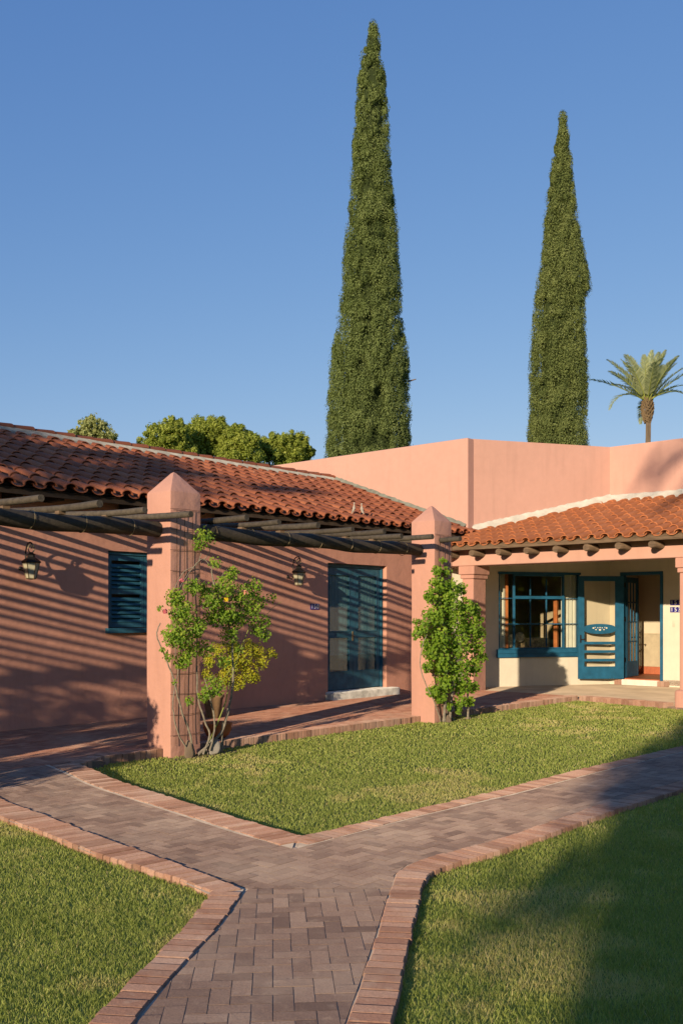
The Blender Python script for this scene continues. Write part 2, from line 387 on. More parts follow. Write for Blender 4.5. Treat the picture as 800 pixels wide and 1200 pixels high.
def kerb(inn,out,sp=.084,gap=.009,z1=.0085,z0=-.075,mb=None,zf=path_z):
    mb=mb or MB()
    def res(L,n):
        L=[Vector(p) for p in L]; d=[0]
        for a,b_ in zip(L,L[1:]): d.append(d[-1]+(b_-a).length)
        r=[]; k=0
        for i in range(n+1):
            s_=d[-1]*i/n
            while k<len(L)-2 and d[k+1]<s_: k+=1
            r.append(L[k].lerp(L[k+1],(s_-d[k])/max(1e-6,d[k+1]-d[k])))
        return r
    CL=[((a[0]+b_[0])/2,(a[1]+b_[1])/2) for a,b_ in zip(inn,out)]
    tot=sum((Vector(b_)-Vector(a)).length for a,b_ in zip(CL,CL[1:])); n=max(1,round(tot/sp)); pts_=res(CL,n)
    K=max(2,int(n/(len(CL)*1.5))) if len(CL)>2 else 1
    K=min(K,3)
    nr=[]
    for q in range(n+1):
        d_=(pts_[min(n,q+K)]-pts_[max(0,q-K)]).normalized(); nr.append(Vector((-d_.y,d_.x)))
    if (Vector(inn[0])-Vector(out[0])).dot(nr[0])<0: nr=[-v_ for v_ in nr]
    # half width from the closest cross section of the two given edges
    def hw(i_):
        best=None
        for a0,a1,b0,b1 in zip(inn,inn[1:],out,out[1:]):
            a0,a1,b0,b1=map(Vector,(a0,a1,b0,b1)); m_=(a0+a1+b0+b1)/4; dd=(m_-pts_[i_]).length
            dr=(a1-a0).normalized(); wd_=abs((a0-b0).cross(dr)) if hasattr((a0-b0),'cross') else 0
            if best is None or dd<best[0]: best=(dd,wd_)
        return best[1]/2
    hws=[hw(q) for q in range(n+1)]
    hws=[sum(hws[max(0,q-4):q+5])/len(hws[max(0,q-4):q+5]) for q in range(n+1)]
    for _ in (0,):
        for i in range(n):
            c0,c1=pts_[i],pts_[i+1]; e=gap/2; dd=(c1-c0).normalized()*e
            p=[c0+nr[i]*hws[i]+dd,c1+nr[i+1]*hws[i+1]-dd,c1-nr[i+1]*hws[i+1]-dd,c0-nr[i]*hws[i]+dd]
            j=random.uniform(-.006,.006); j2=random.uniform(-.008,.008)
            dv=(p[3]-p[0]).normalized(); p[0]=p[0]+dv*j; p[1]=p[1]+dv*j; p[2]=p[2]+dv*j2; p[3]=p[3]+dv*j2
            zz=zf(p[0].x,p[0].y)+z1+random.uniform(-.003,.003)
            c=sum(((q-(p[0]+p[2])/2).length for q in p))/4
            m=(p[0]+p[2])/2; tp=[m+(q-m)*(1-.005/c) for q in p]
            pts=[(q.x,q.y,z0) for q in p]+[(q.x,q.y,zz-.006) for q in p]+[(q.x,q.y,zz) for q in tp]
            f=[(8,9,10,11)]
            for r in (0,4):
                for k in range(4): f.append((r+k,r+(k+1)%4,r+4+(k+1)%4,r+4+k))
            mb.poly(pts,f,min(1,max(0,random.gauss(.45,.3))))
    return mb
left_out=inset(left_out,.035,1)
k=kerb(left_in,left_out); kerb(stemL_in,stemL_out,mb=k); struct(k,'path_kerb',M_kerb)
k=kerb(rR_in,rR_out); struct(k,'path_kerb',M_kerb)
k=kerb(cenL_in,cenL_out); kerb(cenR_in,cenR_out,mb=k); struct(k,'path_kerb',M_kerb)
def kerb_mortar(inn,out,ext=0,z=.0015):
    mb=MB(); a=inset(inn,ext,1) if ext else inn
    f=[];p=[]
    def fine(L):
        q=[]
        for u_,v_ in zip(L,L[1:]):
            for k_ in range(8): q.append((u_[0]+(v_[0]-u_[0])*k_/8,u_[1]+(v_[1]-u_[1])*k_/8))
        return q+[L[-1]]
    A,B=fine(a),fine(out)
    for x,y in A: p.append((x,y,path_z(x,y)+z))
    for x,y in B: p.append((x,y,path_z(x,y)+z))
    n=len(A); q0,q1,q2=Vector(p[0]),Vector(p[1]),Vector(p[n])
    up_=(q1-q0).cross(q2-q0).z>0
    mb.poly(p,[(i,i+1,n+i+1,n+i) if up_ else (n+i,n+i+1,i+1,i) for i in range(n-1)]); struct(mb,'kerb_mortar',M_kjoint)
kerb_mortar(inset(left_in,-.006,1),inset(left_out,.02,1)); kerb_mortar(inset(stemL_in,-.006,1),inset(stemL_out,.02,1)); kerb_mortar(rR_in,inset(rR_out,.02,1))
kerb_mortar(inset(cenL_in,.035,-1),inset(cenL_out,.02,-1),0,.0022); kerb_mortar(inset(cenR_in,.02,-1),inset(cenR_out,.02,-1),0,.0022)
# terrace
TZ=.05
tz=lambda x,y:TZ
T1=[(-7,.12),(-.97,.12),(-.76,.35),(9.62,.35),(9.85,.35),(9.85,3.15),(-7,3.15)]
struct(herringbone(ws(T1),F1,.102,tz),'terrace',M_terr)
mb=MB(F1); mb.box(-16,9.85,.18,3.3,-.12,TZ-.007); mb.box(-16,-.9,.0,.18,-.12,TZ-.0075); struct(mb,'terrace_bed',M_kbase)
kr=MB()
def tkerb(p0,p1,dep,sp=.08):
    p0=Vector(p0);p1=Vector(p1); d=p1-p0; nn=Vector((-d.y,d.x)).normalized()*dep
    kerb([tuple(p0+nn),tuple(p1+nn)],[tuple(p0),tuple(p1)],sp,.010,TZ+.012-0,-.045,kr,lambda x,y:0)
tkerb(uw(-.80,.13).to_2d(),uw(-.01,.13).to_2d(),.2)
tkerb(uw(.46,.13).to_2d(),uw(4.86,.13).to_2d(),.2)
tkerb(uw(5.33,.13).to_2d(),uw(9.80,.13).to_2d(),.2)
tkerb(uw(9.80,.10).to_2d(),uw(9.40,-1.78).to_2d(),.2)
tkerb(uw(9.26,-2.44).to_2d(),uw(8.4,-7).to_2d(),.2)
mbk=MB(F1); mbk.prism([(9.84,.2),(9.42,-1.8),(8.42,-7),(8.6,-7),(9.6,-1.8),(10.02,.2)],-.14,.0); struct(mbk,'terrace_kerb_base',M_kbase)
tkerb(uw(-1.22,-.10).to_2d(),uw(-.83,.13).to_2d(),.16,.085)
struct(kr,'terrace_kerb',M_kerb)
mb=MB(F1); mb.prism([(-.98,.05),(-.74,.155),(9.75,.155),(9.75,.4),(-.98,.4)],-.14,.0); struct(mb,'terrace_kerb_base',M_kbase)
slab=[(10.03,.36),(10.0,.08),(9.61,-1.78),(8.6,-7),(16,-7),(16,6),(9.88,6),(9.88,.36)]
mb=MB(F1); mb.prism(slab,-.12,TZ-.002); struct(mb,'porch_floor',M_slab)

# ------------------------------------------------------------------ grass
def in_poly(px,py,poly):
    r=np.zeros(len(px),bool); n=len(poly); j=n-1
    for i in range(n):
        xi,yi=poly[i]; xj,yj=poly[j]
        c=((yi>py)!=(yj>py))&(px<(xj-xi)*(py-yi)/((yj-yi) or 1e-9)+xi); r^=c; j=i
    return r
def tri_obj(name,V,nper,tint,mat,parent=None,faces=None):
    """V (n,k,3) -> mesh with one k-gon (or given faces) per element"""
    n,k,_=V.shape
    if parent:
        Mi=np.array(world_of(parent).inverted()); V=V@Mi[:3,:3].T+Mi[:3,3]
    me=bpy.data.meshes.new(name); faces=faces or [tuple(range(k))]
    F=np.concatenate([np.array(f)[None,:]+np.arange(n)[:,None]*k for f in faces],1) if len({len(f) for f in faces})==1 else None
    L=len(faces[0]); F=F.reshape(-1)
    me.vertices.add(n*k); me.vertices.foreach_set('co',V.reshape(-1).astype(np.float32))
    me.loops.add(len(F)); me.loops.foreach_set('vertex_index',F.astype(np.int32))
    np_=len(F)//L; me.polygons.add(np_); me.polygons.foreach_set('loop_start',(np.arange(np_)*L).astype(np.int32))
    at=me.attributes.new('tint','FLOAT','POINT'); at.data.foreach_set('value',np.repeat(np.clip(tint,0,1),k).astype(np.float32))
    me.materials.append(mat); me.update(calc_edges=True)
    o=bpy.data.objects.new(name,me); COL.objects.link(o)
    if parent: o.parent=parent
    return o
def vnoise(x,y,s,seed=0):
    """cheap smooth value noise"""
    r=np.random.default_rng(seed); g_=r.random((64,64)); X=x*s; Y=y*s
    xi=np.floor(X).astype(int); yi=np.floor(Y).astype(int); fx=X-xi; fy=Y-yi; fx=fx*fx*(3-2*fx); fy=fy*fy*(3-2*fy)
    a=g_[xi%64,yi%64]; b_=g_[(xi+1)%64,yi%64]; c=g_[xi%64,(yi+1)%64]; d=g_[(xi+1)%64,(yi+1)%64]
    return (a*(1-fx)+b_*fx)*(1-fy)+(c*(1-fx)+d*fx)*fy
def grass(name,poly,seed):
    r=np.random.default_rng(seed); out=[];ti=[]
    bands=[(1.5,5.5,14500,.0031),(5.5,7.5,9000,.0042),(7.5,10,5000,.006),(10,13,2300,.010),(13,19,1300,.015)]
    xs=[p[0] for p in poly]; ys=[p[1] for p in poly]
    for y0,y1,den,wid in bands:
        a,b_=max(y0,min(ys)),min(y1,max(ys))
        if b_<=a: continue
        x0,x1=max(min(xs),-y1*.36-.9),min(max(xs),y1*.36+.9)
        if x1<=x0: continue
        n=int((b_-a)*(x1-x0)*den); x=r.uniform(x0,x1,n); y=r.uniform(a,b_,n)
        k=in_poly(x,y,poly)&(np.abs(x)<y*.36+.9); x=x[k];y=y[k]; n=len(x)
        if not n: continue
        h=r.uniform(.014,.030,n)*(.8+.4*vnoise(x,y,3.1,seed)); an=r.uniform(0,2*np.pi,n); ln=r.uniform(.1,.9,n)*h; la=r.uniform(0,2*np.pi,n)
        w=wid*r.uniform(.7,1.3,n)
        B=np.stack([x,y,np.full(n,LAWN-.012)],1); dx=np.stack([np.cos(an)*w,np.sin(an)*w,np.zeros(n)],1)
        tip=B+np.stack([np.cos(la)*ln,np.sin(la)*ln,h],1); midp=B+np.stack([np.cos(la)*ln*.35,np.sin(la)*ln*.35,h*.55],1)
        V=np.stack([B-dx*.5,B+dx*.5,midp+dx*.42,tip,midp-dx*.42],1); out.append(V)
        pn=.6*vnoise(x,y,.9,seed+1)+.4*vnoise(x,y,3.7,seed+2)
        dry=np.clip((pn-.60)*3.0,0,.40)
        t_=r.normal(.38,.15,n)+dry+.14*(vnoise(x,y,7.,seed+3)-.5); t_=np.where(r.random(n)<.04,r.uniform(.8,1,n),t_); ti.append(t_)
    V=np.concatenate(out); o=tri_obj(name,V,5,np.concatenate(ti),M_grass,faces=[(0,1,2,3,4)])
    return o
lawnL=[(-8,2)]+[(-6,11.5)]+left_out+stemL_out[1:]+[(-8,.3)]
lawnL=[(-8,.3),(-8,13)]+inset(left_out,.015,1)+inset(stemL_out,.015,1)[1:]
lawnC=cenL_out[:]+cenR_out[1:]+[(9.5,14)]+ws([(9.0,-4),(9.38,-1.9),(9.75,.12),(5.34,.12),(5.34,-.01),(4.85,-.01),(4.85,.12),(.47,.12),(.47,-.01),(-.01,-.01),(-.01,.12),(-.78,.12),(-1.2,-.12)])
lawnR=inset(rR_out,.015,1)+[(9,13),(9,.3)]
tag(grass('lawn_grass',lawnL,1),'sunlit mown lawn left of the brick path','grass',kind='stuff')
tag(grass('lawn_grass',lawnC,2),'mown lawn between the brick path and the terrace kerb','grass',kind='stuff')
tag(grass('lawn_grass',lawnR,3),'half shaded mown lawn right of the brick path','grass',kind='stuff')

# ------------------------------------------------------------------ walls with openings
def wall(mb,x0,x1,z0,z1,y0,y1,holes=()):
    xs=sorted({x0,x1,*[h[0] for h in holes],*[h[1] for h in holes]}); zs=sorted({z0,z1,*[h[2] for h in holes],*[h[3] for h in holes]})
    def hole(i,j):
        if i<0 or j<0 or i>=len(xs)-1 or j>=len(zs)-1: return True
        cx=(xs[i]+xs[i+1])/2; cz=(zs[j]+zs[j+1])/2
        return any(h[0]<cx<h[1] and h[2]<cz<h[3] for h in holes)
    for i in range(len(xs)-1):
        for j in range(len(zs)-1):
            if hole(i,j): continue
            a,b_,c,d=xs[i],xs[i+1],zs[j],zs[j+1]
            mb.poly([(a,y0,c),(b_,y0,c),(b_,y0,d),(a,y0,d)],[(0,1,2,3)])
            mb.poly([(a,y1,c),(b_,y1,c),(b_,y1,d),(a,y1,d)],[(3,2,1,0)])
            if hole(i-1,j): mb.poly([(a,y0,c),(a,y1,c),(a,y1,d),(a,y0,d)],[(3,2,1,0)])
            if hole(i+1,j): mb.poly([(b_,y0,c),(b_,y1,c),(b_,y1,d),(b_,y0,d)],[(0,1,2,3)])
            if hole(i,j-1): mb.poly([(a,y0,c),(b_,y0,c),(b_,y1,c),(a,y1,c)],[(3,2,1,0)])
            if hole(i,j+1): mb.poly([(a,y0,d),(b_,y0,d),(b_,y1,d),(a,y1,d)],[(0,1,2,3)])

def pane(mb,x0,x1,y,z0,z1): mb.poly([(x0,y,z0),(x1,y,z0),(x1,y,z1),(x0,y,z1)],[(0,1,2,3)])
def barrel(mb,x,y0,y1,z0,z1,r0,r1,hgt,tint,up=1,th=.013,n=7,a0=0,rim=.15):
    """one barrel tile from (y0,z0) front to (y1,z1) back"""
    def arc(r,h_,y,z,o):
        P=[]
        for k in range(n+1):
            q=math.pi*k/n; P.append((x-math.cos(q)*(r-o),y,z+up*(math.sin(q)*(h_-o))))
        return P
    A=arc(r0,hgt,y0,z0,0); B=arc(r1,hgt*.9,y1,z1,0)
    f=[(i,i+1,n+2+i,n+1+i) for i in range(n)]
    if up<0: f=[tuple(reversed(q)) for q in f]
    mb.poly(A+B,f,tint,True)
    C=arc(r0,hgt,y0,z0,th if up>0 else -th)
    D=arc(r1,hgt*.9,y1,z1,th if up>0 else -th)
    f2=[tuple(reversed((i,i+1,n+2+i,n+1+i))) for i in range(n)]
    if up<0: f2=[tuple(reversed(q)) for q in f2]
    mb.poly(C+D,f2,tint*.6,True)
    mb.poly(A+C,[((i+1),i,n+1+i,n+2+i) for i in range(n)],min(1,tint+rim))
def roof_tiles(F,x0,x1,sp,yf,ytop,zf,course,base=.5,spread=.2,dark=lambda x,y:0,R=None,hg=.075,st=.028,rim=.12):
    mb=MB(F); n=round((x1-x0)/sp); sp=(x1-x0)/n; R=R or sp*.34
    for i in range(n):
        xc=x0+(i+.5)*sp
        yt=ytop(xc); k=0; y=yf
        while y<yt-.05:
            y2=min(y+course+.06,yt)
            for up,xx in ((1,xc),(-1,xc+sp/2)):
                jx=random.uniform(-.012,.012); jz=random.uniform(-.004,.008); jy=random.uniform(-.02,.02)
                t=min(1,max(0,random.gauss(base-dark(xx,y),spread)))
                if up>0: barrel(mb,xx+jx,y+jy,y2,zf(y)+st+jz,zf(y2)+.006,R,R*.86,hg,t,rim=rim)
                else: barrel(mb,xx+jx,y+jy+.02,y2,zf(y)+.052,zf(y2)+.018,sp/2-R*.55,sp/2-R*.62,.05,t,-1,rim=rim)
            y+=course
    return mb

# ------------------------------------------------------------------ LEFT WING
WZ=3.16
wing=thing('tiled_house','long low pink stucco wing with weathered barrel tile roof behind the pergola','house',frame(*uw(-2,WZ).to_2d(),R1,0))
mb=MB(F1); DH=(6.112,7.81,.0,2.54); WH=(1.376,2.76,1.40,2.53)
wall(mb,-14,10.55,0,3.28,WZ,WZ+.3,[DH,WH])
mb.box(-14,-13.7,WZ+.3,10,0,3.3); mb.box(-13.7,10.5,9.7,10,0,3.3)
mb.build('wall',M_wing,wing,bevel=.018)
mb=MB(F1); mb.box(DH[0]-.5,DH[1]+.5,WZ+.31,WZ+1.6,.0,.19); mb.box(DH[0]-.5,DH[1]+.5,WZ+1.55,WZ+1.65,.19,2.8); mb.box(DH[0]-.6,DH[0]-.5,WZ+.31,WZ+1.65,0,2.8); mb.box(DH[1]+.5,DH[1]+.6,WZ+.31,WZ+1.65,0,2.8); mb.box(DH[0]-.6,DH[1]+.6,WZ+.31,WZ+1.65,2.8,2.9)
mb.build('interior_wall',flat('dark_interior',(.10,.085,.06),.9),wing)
zl=lambda w: 3.27+(w-2.65)*.362
rt=roof_tiles(F1,-14.2,10.2,.30,2.62,lambda x:6.70,zl,.375,.58,.24)
rt.build('roof_tiles',M_tileL,wing)
# a short run over the return of the parapet
rt=roof_tiles(F1,10.2,10.5,.30,2.62,lambda x:2.92,zl,.375,.6,.1); rt.build('roof_tiles',M_tileL,wing)
mb=MB(F1)
mb.poly([(-14.2,2.70,zl(2.7)-.02),(10.2,2.70,zl(2.7)-.02),(10.2,6.76,zl(6.76)-.02),(-14.2,6.76,zl(6.76)-.02)],[(0,1,2,3)])
mb.poly([(-14.2,2.70,zl(2.7)-.05),(10.2,2.70,zl(2.7)-.05),(10.2,6.76,zl(6.76)-.05),(-14.2,6.76,zl(6.76)-.05)],[(3,2,1,0)])
mb.poly([(-14.2,6.76,zl(6.76)-.02),(10.2,6.76,zl(6.76)-.02),(10.2,10.6,zl(2.9)-.02),(-14.2,10.6,zl(2.9)-.02)],[(0,1,2,3)])
mb.box(-14.2,10.45,2.72,2.76,zl(2.72)-.13,zl(2.72)-.055)
mb.build('roof_deck',M_woodD,wing)
mb=MB(F1)
for i in range(40):
    u=-13.9+i*.62
    if u>10.3: break
    mb.box(u-.045,u+.045,2.78,3.155,3.14,3.25)
mb.build('rafter_row',M_woodD,wing)
mb=MB(F1); x=-14.2
while x<10.1:
    L=.44; t=min(1,max(0,random.gauss(.38,.15)))
    MM=F1@Matrix.Translation((x,6.74+random.uniform(-.012,.012),zl(6.74)+.055+random.uniform(0,.012)))@Matrix.Rotation(math.radians(-90),4,'Z')@Matrix.Scale(1,4)
    sub=MB(MM); barrel(sub,0,L+.05,0,.018,0,.125,.11,.085,t)
    b=len(mb.v); mb.v+=sub.v; mb.t+=sub.t; mb.m+=sub.m; mb.sm+=sub.sm; mb.f+=[[b+i for i in f] for f in sub.f]
    x+=L-.03
mb.build('ridge_tiles',M_tileL,wing)
mb=MB(F1)
for i in range(82):
    a=-14.2+i*.3; h0=random.uniform(.05,.075)
    if a>9.9: break
    mb.poly([(a,6.50,zl(6.50)+.075),(a+.3,6.50,zl(6.5)+.075),(a+.3,6.63,zl(6.62)+.125),(a,6.63,zl(6.62)+.125),(a,6.46,zl(6.46)-.02),(a+.3,6.46,zl(6.46)-.02)],[(0,1,2,3),(4,5,1,0)])
mb.build('ridge_mortar',M_mortarG,wing)
# door
FD=F1@Matrix.Translation((0,WZ+.12,0))
door=MB(FD); a,b_,c,d=DH[0],DH[1],.19,DH[3]
fr=MB(FD); fr.box(a+.002,a+.05,-.03,.08,c,d-.002); fr.box(b_-.05,b_-.002,-.03,.08,c,d-.002); fr.box(a+.05,b_-.05,-.03,.08,d-.06,d-.002)
dr=fr.build('door_frame',M_blueL,wing,bevel=.004)
mid=(a+b_)/2
for s0,s1 in ((a+.052,mid-.003),(mid+.003,b_-.052)):
    m_=MB(FD)
    st=.11
    m_.box(s0,s0+st,.0,.045,c+.01,d-.062); m_.box(s1-st,s1,.0,.045,c+.01,d-.062)
    for z0,z1 in ((c+.01,.52),(1.18,1.27),(d-.062-.13,d-.062)): m_.box(s0+st,s1-st,.003,.042,z0,z1)
    for xa in (s0+st,s1-st-.02):
        m_.box(xa,xa+.02,-.006,.003,.54,1.16); m_.box(xa,xa+.02,-.006,.003,1.29,d-.21)
    for za in (.52,1.16,1.27,d-.212): m_.box(s0+st,s1-st,-.006,.002,za,za+.02)
    o=m_.build('door',M_blueL,wing,bevel=.003)
    g_=MB(FD); pane(g_,s0+st,s1-st,.02,.52,1.18); pane(g_,s0+st,s1-st,.02,1.27,d-.19); g_.build('glass',M_glassD,o)
    cu=MB(FD); pts=[];n=26
    for i in range(n+1):
        x=s0+st-.02+(s1-s0-2*st+.04)*i/n; y=.036+.006*math.sin(i*1.7)+.003*math.sin(i*3.1); pts+= [(x,y,.84),(x,y,d-.18)]
    cu.poly(pts,[(2*i,2*i+2,2*i+3,2*i+1) for i in range(n)],.5,True); cu.build('door_curtain',M_doorcurtain,o)
h=MB(FD); h.tube([(mid-.03,-.01,1.2),(mid-.03,-.05,1.2),(mid-.11,-.055,1.2)],.009); h.box(mid-.045,mid-.015,-.012,-.001,1.1,1.28); h.build('door_handle',M_brass,wing)
mb=MB(F1); mb.box(6.05,7.98,WZ-.20,WZ+.2,.03,.185); mb.build('doorstep',M_whitewash,wing,bevel=.02)
# window with louvred shutters
FW=F1@Matrix.Translation((0,WZ+.05,0)); a,b_,c,d=WH
fr=MB(FW); fr.box(a+.002,a+.05,0,.1,c,d-.002); fr.box(b_-.05,b_-.002,0,.1,c,d-.002); fr.box(a+.05,b_-.05,0,.1,d-.05,d-.002)
wf=fr.build('window_frame',M_blueL,wing,bevel=.004)
s=MB(F1); s.box(a-.05,b_+.04,WZ-.07,WZ+.06,c-.075,c+.0); s.build('window_sill',M_blueL,wf,bevel=.008)
mid=(a+b_)/2
for s0,s1 in ((a+.052,mid-.004),(mid+.004,b_-.052)):
    m_=MB(FW); m_.box(s0,s0+.055,.02,.055,c+.01,d-.055); m_.box(s1-.055,s1,.02,.055,c+.01,d-.055)
    for z0,z1 in ((c+.01,c+.09),(c+.50,c+.57),(d-.135,d-.055)): m_.box(s0+.055,s1-.055,.022,.053,z0,z1)
    z=c+.115
    while z<d-.15:
        if not(c+.47<z<c+.60):
            m_.poly([(s0+.055,.012,z-.026),(s1-.055,.012,z-.026),(s1-.055,.052,z+.026),(s0+.055,.052,z+.026),(s0+.055,.018,z-.032),(s1-.055,.018,z-.032),(s1-.055,.058,z+.02),(s0+.055,.058,z+.02)],
                    [(0,1,2,3),(7,6,5,4),(0,4,5,1),(3,2,6,7)])
        z+=.062
    m_.build('shutter',M_blueL,wf)
bk=MB(FW); bk.box(a,b_,.12,.14,c,d); bk.build('window_back',M_iron,wf)

# ------------------------------------------------------------------ MAIN HOUSE with porch
house=thing('stucco_house','tall flat roofed pink stucco house with tiled porch, open blue door and window','house',frame(5.9,20.9,-41.57,0))
PZ=5.335
mb=MB(F1); mb.box(10.2,10.44,2.9,11.5,3.05,PZ); mb.build('parapet',M_pink,house,bevel=.03)
mb=MB(FA); wall(mb,-.08,3.50,2.9,PZ,0,.3); mb.build('parapet',M_pink,house,bevel=.012)
mb=MB(FB); wall(mb,-.10,7,2.9,PZ,0,.3); mb.build('parapet',M_pink,house,bevel=.012)
WA=(.652,2.62,.85,2.50); DB=(.285,1.20,.19,2.49)
mb=MB(FA); wall(mb,-.75,3.46,0,2.9,0,.25,[WA]); mb.build('wall',M_cream,house,bevel=.008)
mb=MB(FB); wall(mb,-.06,7,0,2.9,0,.25,[(DB[0],DB[1],.0,DB[3])]); mb.build('wall',M_cream,house,bevel=.008)
# roof slab of the house (closes it to the sky)
mb=MB(); c_=[FA@Vector((-.1,.3,0)),FA@Vector((3.6,.3,0)),FB@Vector((7,.3,0)),FB@Vector((7,9,0)),F1@Vector((10.44,12,0))]
mb.prism([(p.x,p.y) for p in c_],4.9,5.0); mb.build('flat_roof',M_mortarG,house)
# rooms
mb=MB(FA); mb.box(-.3,3.4,3.2,3.3,.0,2.8); mb.box(-.4,-.3,.26,3.3,0,2.8); mb.box(3.05,3.15,.26,3.3,0,2.8); mb.box(-.4,3.15,.26,3.3,2.8,2.88)
mb.build('interior_wall',flat('brown_interior',(.42,.32,.19),.9),house)
mb=MB(FA); mb.box(-.3,3.05,.26,3.2,.1,.19); mb.build('interior_floor',M_floorT,house)
mb=MB(FB); mb.box(-.2,2.6,1.9,2.0,.19,2.8); mb.box(-.3,-.2,.26,2.0,.19,2.8); mb.box(2.5,2.6,.26,1.9,.19,2.8); mb.box(-.3,2.6,.26,2.0,2.8,2.88)
mb.build('interior_wall',M_inner,house)
mb=MB(FB); mb.box(-.2,2.5,.0,1.9,.08,.192); mb.build('interior_floor',M_floorT,house)
mb=MB(FB)
x=-.2
while x<2.49: mb.box(x,x+.098,1.885,1.9,.192,.365); x+=.1
mb.build('baseboard_tiles',M_floorT,house)
mb=MB(FB)
x=-.2
while x<2.45: mb.box(x+.001,x+.079,1.886,1.899,.367,1.12); x+=.08
mb.box(-.2,2.5,1.87,1.9,1.121,1.155); mb.build('wainscot',flat('wainscot',(.50,.43,.29),.8),house)
# step with brick ends
mb=MB(FB); mb.box(.32,1.14,-.10,.0,TZ,.17); mb.build('doorstep',flat('white_step',(.72,.69,.60),.8,.3),house,bevel=.01)
mb=MB(FB)
for x in (.16,.235,1.145,1.22,1.295): mb.box(x,x+.068,-.10,-.002,TZ,.165,random.random())
mb.box(.15,1.37,-.095,-.003,TZ,.155,.2)
mb.build('step_bricks',M_kerb,house,bevel=.005)
# porch beam, columns, vigas, fascia
def colrect(mb,x0,x1,y0,y1,z0,z1): mb.box(x0,x1,y0,y1,z0,z1)
mb=MB(FP); mb.box(-5.05,6,.0,.34,2.58,2.95); mb.build('porch_beam',M_pink,house,bevel=.02)
for x0,x1,dd in ((-4.37,-4.10,.50),(.14,.56,.46),(4.6,5.02,.46)):
    mb=MB(FP); mb.box(x0,x1,.02,dd-.02,TZ-.02 if x0<0 else -.1,2.32)
    col=mb.build('column',M_pillar,house,bevel=.02)
    mb=MB(FP); mb.box(x0-.03,x1+.03,-.012,dd+.012,2.32,2.40); mb.box(x0-.055,x1+.055,-.04,dd+.04,2.403,2.577); mb.build('capital',M_pillar,col,bevel=.018)
    if x0>0:
        mb=MB(FP); mb.prism([(x0-.07,-.05),(x1+.07,-.05),(x1+.07,dd+.05),(x0-.07,dd+.05)],-.1,.30); mb.build('plinth',M_pillar,col,bevel=.05)
for x in [-4.48+.615*i for i in range(17)]:
    mb=MB(FP); L=-.40; r=.068
    pts=[(x,.03,2.80),(x,-.15,2.80),(x,-.30,2.802),(x,L+.02,2.803),(x,L,2.803)]
    mb.tube(pts,[r,r,r*.98,r*.96,r*.9],10,random.random(),True,.04); mb.build('roof_beam_end',M_wood,house)
mb=MB(FP); mb.box(-4.56,6,-.41,-.375,2.872,2.95); mb.box(-4.56,6,-.375,.1,2.953,2.97); mb.build('fascia_board',M_wood,house,bevel=.006)
zr=lambda y: 2.975+(y+.37)*.268
def ytop(x):
    if x<-3.04: return 1.127+(x+4.65)*(3.85-1.127)/(4.65-3.04)-.02
    return 3.83
rt=roof_tiles(FP,-4.62,6.1,.268,-.47,ytop,zr,.40,.5,.17,R=.088,hg=.07,st=.019,rim=.05); rt.build('porch_roof_tiles',M_tileR,house)
mb=MB(FP); P_=[(-4.60,-.36),(6.1,-.36),(6.1,3.84),(-3.04,3.84),(-4.60,1.15)]
mb.poly([(x,y,zr(y)-.0) for x,y in P_],[(0,1,2,3,4)]); mb.poly([(x,y,zr(y)-.035) for x,y in P_],[(4,3,2,1,0)])
mb.poly([(-4.6,-.36,zr(-.36)-.035),(-4.6,-.36,zr(-.36)),(-4.6,1.15,zr(1.15)),(-4.6,1.15,zr(1.15)-.035)],[(0,1,2,3)])
mb.build('porch_roof_deck',M_wood,house)
mb=MB(FP); mb.poly([(x,y,2.885) for x,y in [(-5.1,.34),(6,.34),(6,3.85),(-3.04,3.85),(-5.3,.9)]],[(4,3,2,1,0)]); mb.build('porch_ceiling',M_cream,house)
# flashing strips
def strip(F,pts,zfun,h0,out,parent,mat,n=40):
    mb=MB(F); (x0,y0),(x1,y1)=pts; nx,ny=out; q=[]
    for i in range(n+1):
        t=i/n; x=x0+(x1-x0)*t; y=y0+(y1-y0)*t; z=zfun(x,y); j=random.uniform(-.012,.012); k_=random.uniform(-.015,.015)
        q+=[(x+nx*.004,y+ny*.004,z+h0+j),(x+nx*.03,y+ny*.03,z+h0-.03+j),(x+nx*(.14+k_),y+ny*(.14+k_),z+.055),(x+nx*(.16+k_),y+ny*(.16+k_),z-.03)]
    f=[]
    for i in range(n):
        for k in range(3): f.append((4*i+k,4*i+4+k,4*i+5+k,4*i+1+k))
    mb.poly(q,f,.5,True)
    mb.poly([(a,b,c) for a,b,c in q],[tuple(reversed(ff)) for ff in f][:0])
    return mb.build('roof_flashing',mat,parent)
dA=Vector((.9526,.304)); 
strip(F1,[(10.2,6.76),(10.2,2.93)],lambda x,y:zl(y),.15,(-1,0),wing,flat('lead_grey_flashing',(.20,.21,.17),.9,.6,20,.3),60)
Ai=FP.inverted()@FA
pa=Ai@Vector((.0,0,0)); pb=Ai@Vector((3.40,0,0)); nn=(Ai.to_3x3()@Vector((0,-1,0)))
strip(FP,[(pa.x,pa.y),(pb.x,pb.y)],lambda x,y:zr(y),.17,(nn.x,nn.y),house,M_mortarW,50)
strip(FP,[(-3.04,3.85),(6,3.85)],lambda x,y:zr(y),.15,(0,-1),house,M_mortarW,90)

